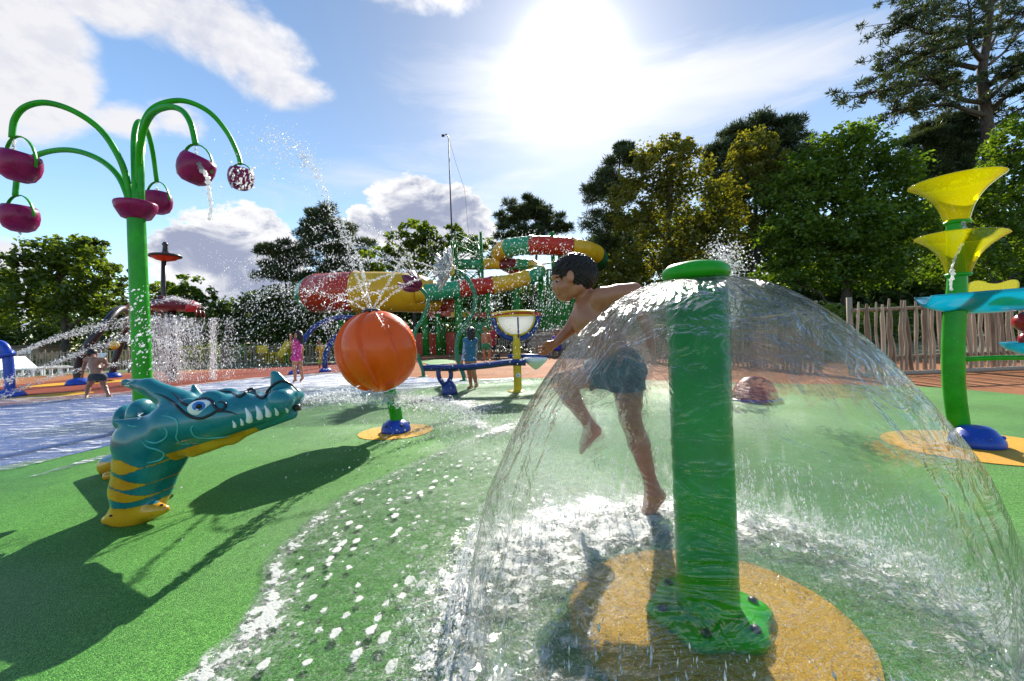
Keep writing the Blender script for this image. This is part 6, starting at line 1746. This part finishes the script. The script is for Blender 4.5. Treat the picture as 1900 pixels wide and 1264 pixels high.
    fs = lambda P: np.maximum(np.maximum(T(P, wv(P) * .6), -wa(P)), hem(P))
    fs = lambda P: np.maximum(np.maximum(T(P, wv(P) * .6), -(-wa(P)) * -1 if False else -((P - px(1108, 664, d)) @ np.array((0.0, 0, 0)) )- 1), hem(P))
    wa_pt = px(1133, 649, d); wn = px(1098, 590, d) - px(1146, 680, d); wn /= np.linalg.norm(wn)
    fs = lambda P: np.maximum(np.maximum(T(P, wv(P) * .6), (P - wa_pt) @ wn), hem(P))
    lo2, hi2 = T.bounds(.02)
    V, Q = surface_nets(fs, lo2, hi2, .006); me = fast_mesh('swim_shorts', V - ROOTLOC[root.name], Q, [cloth_mat('teal_swim_cloth', (.012, .035, .055), (.03, .11, .13), 22)], True); link('swim_shorts', me, root)
    # hair: a cap over the skull with a fringe line, locks pressed in
    H = Body(.012); H.ell(p(1067, 508), (S(41.5), .0745, S(38))); H.ell(p(1080, 519), (S(27), .066, S(27)))
    def hairf(P):
        D = H(P, .0)
        D = D + .0028 * np.sin(P[:, 0] * 260 + 8 * np.sin(P[:, 2] * 60) + P[:, 1] * 90) + .0015 * np.sin(P[:, 1] * 420 + P[:, 2] * 200)
        x = CX + P[:, 0] / P[:, 1] * F * _c + (CAMH - P[:, 2]) / P[:, 1] * F * _s; y = CY - P[:, 0] / P[:, 1] * F * _s + (CAMH - P[:, 2]) / P[:, 1] * F * _c
        low = np.interp(x, (1018, 1026, 1036, 1043, 1048, 1058, 1062, 1072, 1090, 1100, 1112), (508, 512, 511, 520, 508, 504, 524, 534, 538, 532, 520)) + 1.6 * np.sin(x * 1.1)
        return np.maximum(D, (y - low) * s * .8)
    lo3, hi3 = H.bounds(.02); V, Q = surface_nets(hairf, lo3, hi3, .004); me = fast_mesh('hair', V - ROOTLOC[root.name], Q, [M['hair']], True); link('hair', me, root)
    # loose locks lying over the cap, from the whorl at the back of the crown
    L_ = MB(); cw = p(1088, 488)
    for i in range(420):
        q = rand_dirs(1)[0]
        e0 = p(1067, 508) + q * np.array((S(42), .076, S(38)))
        if hairf(e0[None])[0] > .006: continue
        tdir = e0 - cw; tdir -= q * (tdir @ q); tdir /= np.linalg.norm(tdir) + 1e-9; tdir = tdir + np.array((-.35, 0, -.35)) + rng.normal(size=3) * .22; tdir -= q * (tdir @ q)
        ln = rng.uniform(.018, .04); pts = []
        for t in np.linspace(0, 1, 5):
            z = e0 + tdir * ln * t; k_ = (z - p(1067, 508)) / np.array((S(42), .0755, S(38))); z = p(1067, 508) + k_ / np.linalg.norm(k_) * np.array((S(42), .0755, S(38))) * (1.0 + .012 * math.sin(t * 3))
            pts.append(z)
        if hairf(np.array(pts[-1])[None])[0] > .009: continue
        L_.tube(pts, [.0008, .0019, .0021, .0016, .0004], 5)
    part('hair_locks', L_, paint('brown_hair_locks', (0.03, 0.018, 0.012), 0.35, scale=30, coat=0.0), root)
    # eye and brow on the side we see
    e = hit(B, 1034, 522, 1.2, 2.6); mb = MB(); mb.ball(e + np.array((.002, .0045, 0)), .0075, 12, 8, (1, 1, .7)); ey = part('eye', mb, M['white'], root)
    mb = MB(); mb.ball(e + np.array((-.0015, .0005, -.001)), .0058, 10, 6, (1, 1, .8)); part('iris', mb, M['black'], ey)
    mb = MB(); mb.tube([hit(B, x, y, 1.2, 2.6) for x, y in ((1030, 517), (1033, 514.5), (1038, 514), (1043, 516))], [.001, .0025, .0025, .001], 6); part('eyebrow', mb, M['hair'], root)
    mb = MB(); mb.tube([hit(B, x, y, 1.2, 2.6) for x, y in ((1032, 547.3), (1036, 547.6), (1041, 546))], [.0015, .002, .0008], 6); part('mouth', mb, cloth_mat('lip', (.25, .07, .06), (.22, .06, .055)), root)
main_boy()

# stooping boy at left, seen from behind
def shorts_clip(frac=.5):
    def f(P, P3, u):
        out_ = np.full(len(P), -1.0)
        top = lerp(P3['pelvis'], P3['belly'], .45)[2]; out_ = np.maximum(out_, P[:, 2] - top)
        low = min(lerp(P3['hip_l'], P3['kn_l'], frac)[2], lerp(P3['hip_r'], P3['kn_r'], frac)[2]); return np.maximum(out_, low - P[:, 2])
    return f
g = 'children playing in the splash park'
d = gp(180, 738)[1]
person('stooping boy in dark trunks with his back to us at far left',
       dict(head=(172, 657, .25), sh_l=(160, 668, .05), sh_r=(192, 668, .05), chest=(176, 677, .05), belly=(179, 688), pelvis=(182, 697), hip_l=(174, 700), hip_r=(189, 700), kn_l=(164, 718, .1), kn_r=(193, 715, .08),
            an_l=(161, 735), an_r=(201, 732), to_l=(160, 738, -.1), to_r=(207, 737, -.05), el_l=(155, 683, .05), wr_l=(153, 697, .15), el_r=(199, 677, .1), wr_r=(193, 682, .28)), d, 1.2, M['skin2'],
       [('swim_trunks', ('torso', 'thigh_l', 'thigh_r'), .012, cloth_mat('dark_trunks', (.01, .014, .02)), shorts_clip(.4))], M['hair2'], .014, group=g, facing=(0, 1, -.2))
d = gp(552, 711)[1]
person('girl in bright pink swimsuit raising her hand near the spray hoop',
       dict(head=(553, 622), sh_l=(546, 634, -.1), sh_r=(557, 634, .1), chest=(551, 642), belly=(551, 652), pelvis=(551, 662), hip_l=(547, 665, -.06), hip_r=(555, 665, .06), kn_l=(547, 684, -.05), kn_r=(558, 684, .05),
            an_l=(548, 704, -.02), an_r=(561, 700, .05), to_l=(544, 709, -.08), to_r=(557, 708, .0), el_l=(540, 640, -.15), wr_l=(539, 627, -.2), el_r=(561, 648, .1), wr_r=(561, 660, .05)), d, 1.25, M['skin'],
       [('swimsuit', ('torso',), .012, cloth_mat('pink_swimsuit', (.5, .01, .16), (.55, .02, .2)), None)], M['hair2'], .014, group=g, hair_long=.16, facing=(-.9, -.3, 0))
d = gp(873, 722)[1]
person('small girl with bobbed black hair in blue long sleeved swim top',
       dict(head=(873, 617), sh_l=(864, 632, .03), sh_r=(881, 632, -.03), chest=(873, 641), belly=(873, 655), pelvis=(873, 668), hip_l=(869, 671, .04), hip_r=(877, 671, -.04), kn_l=(871, 692, .03), kn_r=(879, 692, -.04),
            an_l=(874, 716, .02), an_r=(884, 714, -.02), to_l=(867, 722, -.05), to_r=(881, 719, -.05), el_l=(862, 650, .0), wr_l=(858, 668, -.05), el_r=(883, 648, .02), wr_r=(881, 662, .08)), d, 1.1, M['skin'],
       [('swim_top', ('torso',), .012, cloth_mat('teal_blue_top', (.015, .1, .19), (.02, .13, .22)), lambda P, P3, u: P3['pelvis'][2] - .02 - P[:, 2]),
        ('sleeve', ('arm_l', 'fore_l'), .008, cloth_mat('flowered_sleeve', (.45, .47, .55), (.12, .14, .25), 40), None), ('sleeve', ('arm_r', 'fore_r'), .008, cloth_mat('flowered_sleeve2', (.45, .47, .55), (.12, .14, .25), 40), None)],
       M['hair2'], .011, group=g, hair_long=.1, facing=(-.35, .9, 0))
d = gp(903, 672)[1]
person('boy in green patterned shorts walking away near the slide',
       dict(head=(900, 611), sh_l=(895, 621), sh_r=(908, 621), chest=(901, 626), belly=(902, 633), pelvis=(902, 640), hip_l=(898, 642), hip_r=(906, 642), kn_l=(898, 655), kn_r=(908, 655), an_l=(900, 669, .1), an_r=(908, 666, .2), to_l=(900, 672, -.1), to_r=(909, 669, 0),
            el_l=(895, 631), wr_l=(895, 640), el_r=(911, 631), wr_r=(912, 641)), d, 1.32, M['skin'],
       [('swim_shorts', ('torso', 'thigh_l', 'thigh_r'), .015, cloth_mat('green_leaf_shorts', (.02, .25, .08), (.02, .05, .03), 30), shorts_clip(.55))], M['hair_fair'], .02, group=g, facing=(0, 1, 0))
d = 20.0
person('adult in red top standing beside the dark pushchair',
       dict(head=(914, 608), sh_l=(908, 617), sh_r=(919, 617), chest=(914, 623), belly=(914, 631), pelvis=(914, 637), hip_l=(911, 639), hip_r=(917, 639), kn_l=(911, 648), kn_r=(917, 648), an_l=(911, 661), an_r=(917, 661), to_l=(910, 664, -.15), to_r=(918, 664, -.15),
            el_l=(907, 627), wr_l=(909, 635, -.1), el_r=(921, 627), wr_r=(920, 636, -.1)), d, 1.5, M['skin'],
       [('top', ('torso', 'arm_l', 'arm_r'), .016, cloth_mat('red_top', (.4, .015, .02)), None), ('shorts', ('thigh_l', 'thigh_r'), .015, cloth_mat('black_shorts', (.015, .015, .02)), None)], M['hair_fair'], .025, facing=(0, -1, 0))
d = 18.6
person('seated adult in royal blue shirt at the bench, arm raised',
       dict(head=(1033, 617), sh_l=(1027, 627, -.1), sh_r=(1037, 627, .1), chest=(1033, 632), belly=(1035, 640), pelvis=(1036, 647), hip_l=(1033, 647, -.1), hip_r=(1037, 647, .1), kn_l=(1018, 645, -.1), kn_r=(1019, 646, .12), an_l=(1016, 662, -.1), an_r=(1018, 662, .1), to_l=(1010, 665, -.1), to_r=(1012, 665, .1),
            el_l=(1023, 631, -.2), wr_l=(1022, 621, -.2), el_r=(1030, 638, .2), wr_r=(1023, 640, .2)), d, 1.6, M['skin'],
       [('shirt', ('torso', 'arm_l', 'arm_r'), .018, cloth_mat('blue_shirt', (.03, .03, .4)), None)], M['hair_fair'], .025, facing=(-1, -.2, 0))
d = gp(606, 683)[1]
person('child in lime and yellow beach clothes by the blue spray hoop',
       dict(head=(592, 634), sh_l=(590, 644), sh_r=(602, 644), chest=(596, 650), belly=(597, 658), pelvis=(597, 664), hip_l=(594, 666), hip_r=(600, 666), kn_l=(593, 674), kn_r=(601, 674), an_l=(593, 684), an_r=(602, 684), to_l=(592, 687, -.1), to_r=(603, 687, -.1),
            el_l=(586, 651), wr_l=(587, 659, -.1), el_r=(605, 650), wr_r=(606, 642, -.1)), d, 1.1, M['skin2'],
       [('shirt', ('torso', 'arm_l', 'arm_r'), .016, cloth_mat('yellow_shirt', (.6, .38, .02)), None), ('shorts', ('thigh_l', 'thigh_r'), .015, cloth_mat('lime_shorts', (.35, .6, .03)), None)], M['hair2'], .018, group=g, facing=(0, -1, 0))

# ------------------------------------------------------------------ flying water
def drops_mat():
    m, nt, out = newmat('water_drops')
    tl = nt.nodes.new('ShaderNodeBsdfTranslucent'); tl.inputs[0].default_value = (.95, .96, .97, 1)
    df = nt.nodes.new('ShaderNodeBsdfDiffuse'); df.inputs[0].default_value = (.9, .92, .94, 1)
    gl = nt.nodes.new('ShaderNodeBsdfGlossy'); gl.inputs['Roughness'].default_value = .12
    tr = nt.nodes.new('ShaderNodeBsdfTransparent')
    def mx(f, a, b):
        x = nt.nodes.new('ShaderNodeMixShader'); x.inputs[0].default_value = f; lnk(nt, a.outputs[0], x.inputs[1]); lnk(nt, b.outputs[0], x.inputs[2]); return x
    s_ = mx(.25, mx(.3, mx(.35, tl, df), gl), tr); lnk(nt, s_.outputs[0], out.inputs[0]); return m
M['drops'] = drops_mat()
_oct = np.array([(1, 0, 0), (-1, 0, 0), (0, 1, 0), (0, -1, 0), (0, 0, 1), (0, 0, -1)], float)
_octf = np.array([(0, 2, 4), (2, 1, 4), (1, 3, 4), (3, 0, 4), (2, 0, 5), (1, 2, 5), (3, 1, 5), (0, 3, 5)])
def drops(name, C, size, vel, stretch=2.2):
    n = len(C); C = np.asarray(C); vel = np.broadcast_to(np.asarray(vel, float), (n, 3)).copy(); vel += rng.normal(size=(n, 3)) * .15
    vel /= np.linalg.norm(vel, axis=1)[:, None] + 1e-9
    a = np.cross(vel, rand_dirs(n)); a /= np.linalg.norm(a, axis=1)[:, None] + 1e-9; b = np.cross(vel, a)
    sz = size * np.clip(np.exp(rng.normal(size=n) * .6 - .1), .2, 2.1); st = stretch * rng.uniform(.6, 1.3, n)
    V = C[:, None, :] + (_oct[None, :, 0:1] * a[:, None] + _oct[None, :, 1:2] * b[:, None]) * sz[:, None, None] + _oct[None, :, 2:3] * (vel * (sz * st)[:, None])[:, None]
    Fq = (_octf[None] + (np.arange(n) * 6)[:, None, None]).reshape(-1, 3)
    me = fast_mesh(name, V.reshape(-1, 3), Fq, [M['drops']], True); return link(name, me, kind='stuff')
def jet(pts, n, spread0, spread1, size, strand=0.0, tail=1.0):
    """drops along a curved jet; returns positions and velocities"""
    P3 = np.array(catmull([px(*p) for p in pts], 12)); m_ = len(P3); t = rng.random(n) ** tail
    i = np.clip(t * (m_ - 1), 0, m_ - 1.001); k = i.astype(int); f = (i - k)[:, None]
    C = P3[k] * (1 - f) + P3[k + 1] * f; Vv = P3[k + 1] - P3[k]
    C = C + rng.normal(size=(n, 3)) * (spread0 + (spread1 - spread0) * t)[:, None]
    return C, Vv
def jets(name, specs, size, stretch=2.5):
    Cs, Vs = [], []
    for sp in specs:
        c, v = jet(*sp); Cs.append(c); Vs.append(v)
    return drops(name, np.concatenate(Cs), size, np.concatenate(Vs), stretch)
db = 3.9
jets('water_spray', [
    ([(686, 576, db), (668, 530, db), (655, 490, db), (640, 445, db), (620, 400, db), (600, 355, db - .1), (580, 310, db - .2), (560, 285, db - .2)], 1300, .004, .03, 1, 0, .8),
    ([(690, 576, db), (678, 530, db), (668, 490, db), (652, 450, db), (630, 400, db)], 800, .003, .02, 1, 0, .8),
    ([(580, 315, db - .2), (550, 280, db - .3), (520, 264, db - .3), (490, 275, db - .3), (465, 310, db - .3)], 900, .05, .14, 1),
    ([(690, 576, db), (712, 540, db), (735, 500, db), (752, 478, db)], 550, .003, .012, 1),
    ([(694, 578, db), (735, 540, db), (790, 512, db + .3), (840, 500, db + .6)], 450, .003, .014, 1),
    ([(682, 578, db), (650, 560, db), (600, 545, db), (550, 536, db), (500, 540, db), (460, 560, db)], 650, .003, .04, 1, 0, .8),
    ([(688, 578, db), (700, 585, db - .2), (720, 600, db - .35)], 60, .01, .02, 1)], .0026)
dt = 9.6
jets('water_spray', [
    ([(768, 512, dt), (740, 488, dt), (700, 466, dt), (660, 452, dt), (610, 448, dt), (570, 470, dt)], 500, .006, .05, 1, 0, .8),
    ([(770, 510, dt), (745, 475, dt), (715, 445, dt), (690, 425, dt), (640, 410, dt), (580, 430, dt)], 500, .006, .06, 1, 0, .8),
    ([(772, 508, dt), (752, 465, dt), (730, 425, dt), (705, 400, dt)], 230, .006, .04, 1),
    ([(765, 514, dt), (720, 490, dt), (670, 480, dt), (600, 476, dt)], 350, .006, .04, 1),
    ([(802, 495, 9.1), (760, 483, 9.1), (710, 480, 9.1), (650, 492, 9.1), (590, 530, 9.1), (540, 580, 9.1)], 600, .006, .05, 1),
    ([(802, 502, 9.1), (740, 505, 9.1), (690, 522, 9.1), (640, 545, 9.1), (600, 590, 9.1)], 500, .006, .04, 1),
    ([(800, 512, 9.1), (740, 530, 9.1), (690, 545, 9.1), (640, 568, 9.1), (600, 610, 9.1)], 450, .006, .04, 1)], .0058)
def cloud_drops(name, x0, x1, y0, y1, d0, d1, n, size, vel=(0, 0, -1), pw=None, stretch=2.0):
    x = rng.uniform(x0, x1, n); y = rng.uniform(y0, y1, n) if pw is None else y0 + (y1 - y0) * rng.random(n) ** pw; dd = rng.uniform(d0, d1, n)
    nz = np.array([pnoise(x * .02, y * .02, 1.0)]).ravel(); keep = rng.random(n) < np.clip(.65 + nz, .1, 1)
    C = np.array([px(a, b, c) for a, b, c in zip(x[keep], y[keep], dd[keep])])
    return drops(name, C, size, vel, stretch)
cloud_drops('water_spray', 400, 690, 480, 690, 5, 9, 5200, .0036, (-.4, 0, -1))
cloud_drops('water_spray', 370, 640, 330, 520, 4, 7, 1500, .0026, (-.3, 0, -1))
cloud_drops('water_spray', 790, 1075, 425, 620, 4.5, 9, 4600, .0038, (-.3, 0, -1))
cloud_drops('water_spray', 980, 1075, 460, 640, 2.4, 4, 900, .0018, (.1, 0, -1))
cloud_drops('water_spray', 600, 1000, 560, 720, 4.2, 8, 1500, .0032, (0, 0, -1))
cloud_drops('water_spray', 235, 285, 530, 700, 3.8, 4.3, 240, .0055, (-.5, 0, -.6))
cloud_drops('water_spray', 425, 472, 312, 352, 4.9, 5.1, 130, .0075, (-.4, 0, -1))
dc = 9.2
jets('water_spray', [
    *[([(30, 655 + k, dc), (90, 630 + k * 1.3 + j, dc), (160, 608 + k * 2 + j, dc), (240, 592 + k * 3.2 + j, dc + .2 * k), (320, 590 + k * 4.5, dc + .3 * k), (370, 612 + k * 5, dc + .3 * k)], 420, .004, .05, 1, 0, .9) for k, j in ((-1, 0), (0, 1), (1, -1), (2, 1), (3, 0), (4, 1), (5, -1))],
    *[([(-20, 716 + k * 3, 8), (60, 690 + k * 2, 8.3), (130, 662 + k, 8.6), (200, 636 + k * 2, 9), (260, 622 + k * 3, 9.3), (330, 640 + k * 4, 9.6)], 420, .012, .05, 1) for k in (-2, -.6, .4, 1.4, 2.6)],
    *[([(-20, 745 + k * 3, 7.5), (60, 712 + k * 2, 8), (130, 690 + k, 8.5), (200, 678 + k, 9), (260, 672 + k, 9.5)], 330, .01, .035, 1) for k in (-1.2, .2, 1.4)]], .0036, 5.0)
def curtain():
    d = 12.3; Cs = []
    for (xa, xb, n, w) in ((288, 345, 8200, 1), (345, 385, 1200, .6), (388, 402, 2200, .25), (270, 300, 1800, .6), (400, 440, 800, .6)):
        x = rng.normal((xa + xb) / 2, (xb - xa) / 3.2, n); y = 590 + (715 - 590) * rng.random(n); Cs.append(np.array([px(a, b, d + rng.normal() * .5 * w) for a, b in zip(x, y)]))
    drops('water_curtain', np.concatenate(Cs), .0042, (0, 0, -1), 4.5)
    x = rng.normal(322, 28, 1500); y = 553 + np.abs(x - 322) * .28 + rng.normal(size=1500) * 2.5
    drops('water_spray', np.array([px(a, b, d + rng.uniform(-.6, .2)) for a, b in zip(x, y)]), .007, (0, 0, 1), 1.2)
curtain()
# stream from the dragon's mouth and splashes on the ground
jets('water_spray', [([(556, 745, 2.1), (600, 737, 2.4), (650, 733, 2.9), (720, 735, 3.6), (790, 742, 4.2), (850, 755, 4.5), (910, 785, 4.4)], 4200, .006, .035, 1),
                     ([(556, 748, 2.1), (620, 744, 2.5), (700, 746, 3.2), (800, 758, 3.8), (890, 785, 4.0)], 1800, .005, .03, 1)], .0028, 3.2)
n = 5200; q = rng.normal(size=(n, 3)) * np.array((.75, .7, .03)) + np.array((.05, 3.9, .03)); q[:, 2] = np.abs(q[:, 2]); drops('water_spray', q, .003, (0, 0, 1), 1.3)
# splash ring under the bell
a = rng.uniform(0, 2 * math.pi, 9000); r_ = rng.normal(.735, .07, 9000); h_ = np.abs(rng.normal(0, .035, 9000)) + .015
drops('water_spray', np.stack([DOME[0] + r_ * np.cos(a), DOME[1] + r_ * np.sin(a), h_], 1), .0017, np.stack([np.cos(a) * .5, np.sin(a) * .5, np.ones(9000)], 1), 1.8)
n = 5000; a = rng.uniform(0, 2 * math.pi, n); r_ = .7 * np.sqrt(rng.random(n)); drops('water_spray', np.stack([DOME[0] + r_ * np.cos(a), DOME[1] + r_ * np.sin(a), np.abs(rng.normal(0, .012, n)) + .018], 1), .0013, (0, 0, 1), 1.3)
# torn strands at the skirt of the bell
n = 7000; na_ = 260
aa = rng.uniform(0, 2 * math.pi, na_)[rng.integers(0, na_, n)] + rng.normal(0, .004, n); tt = rng.uniform(0, 1, n) ** .7
r_ = np.interp(tt, (0, .5, 1), (.625, .69, .735)) * (1 - .12 * np.clip(np.cos(aa + .75), 0, 1)) + rng.normal(0, .006, n); z_ = np.interp(tt, (0, .5, 1), (.33, .17, .03))
drops('water_spray', np.stack([DOME[0] + r_ * np.cos(aa), DOME[1] + r_ * np.sin(aa), z_], 1), .0012, np.stack([np.cos(aa) * .3, np.sin(aa) * .3, -np.ones(n)], 1), 5.0)
# plume behind the cap
jets('water_spray', [([(1345, 520, 5.5), (1345, 495, 5.5), (1338, 472, 5.5), (1330, 462, 5.5)], 900, .08, .09, 1), ([(1350, 520, 5.5), (1352, 490, 5.5), (1362, 475, 5.5), (1385, 500, 5.5)], 600, .08, .12, 1)], .006, 1.6)
# drips from bucket tree
jets('water_spray', [([(25, 258, 4.3), (25, 285, 4.3)], 40, .002, .004, 1), ([(36, 432, 4.85), (38, 500, 4.85), (44, 560, 4.85), (44, 615, 4.85)], 60, .006, .02, 1), ([(363, 275, 4.2), (363, 300, 4.2)], 30, .002, .004, 1), ([(291, 340, 5.6), (291, 362, 5.6)], 30, .003, .005, 1)], .0055, 3.0)

# clear ropes of pouring water
def pour_mat():
    m, nt, out = newmat('pouring_water')
    b = prin(nt, (.95, .97, .98), .08); b.inputs['Transmission Weight'].default_value = .75; b.inputs['IOR'].default_value = 1.33
    bump(nt, noise(nt, texco(nt), 60.0, 3.0), .6, .01, b)
    tl = nt.nodes.new('ShaderNodeBsdfTranslucent'); tl.inputs[0].default_value = (.95, .96, .97, 1)
    x = nt.nodes.new('ShaderNodeMixShader'); x.inputs[0].default_value = .35; lnk(nt, b.outputs[0], x.inputs[1]); lnk(nt, tl.outputs[0], x.inputs[2]); lnk(nt, x.outputs[0], out.inputs[0]); return m
M['pour'] = pour_mat()
def rope(label, pts, r, name='pouring_water'):
    P3 = catmull([px(*p) for p in pts], 8); n = len(P3)
    rr = [r * (1 + .45 * math.sin(i * 1.9) * .6 + rng.normal() * .12) * (1 - .5 * i / n) for i in range(n)]
    mb = MB(); mb.tube([q + rng.normal(size=3) * r * .25 for q in P3], rr, 8); me = fast_mesh(name, mb.V, mb.F, [M['pour']], True)
    o = link(name, me, label=label, cat='poured water')
rope('water pouring from the tipped magenta bucket', [(368, 306, 4.1), (378, 318, 4.08), (386, 335, 4.06), (389, 360, 4.06), (392, 385, 4.06), (389, 405, 4.06)], .022)
rope('thin water rope falling from the lower yellow trumpet into the aqua tray', [(1768, 500, 2.72), (1766, 520, 2.72), (1764, 540, 2.72)], .011)
rope('water trickling down the back of the lower yellow trumpet', [(1786, 452, 2.74), (1776, 470, 2.74), (1768, 490, 2.73), (1766, 505, 2.72)], .008)
rope('short water rope between the two yellow trumpets', [(1787, 412, 2.76), (1790, 425, 2.76), (1788, 440, 2.76)], .012)
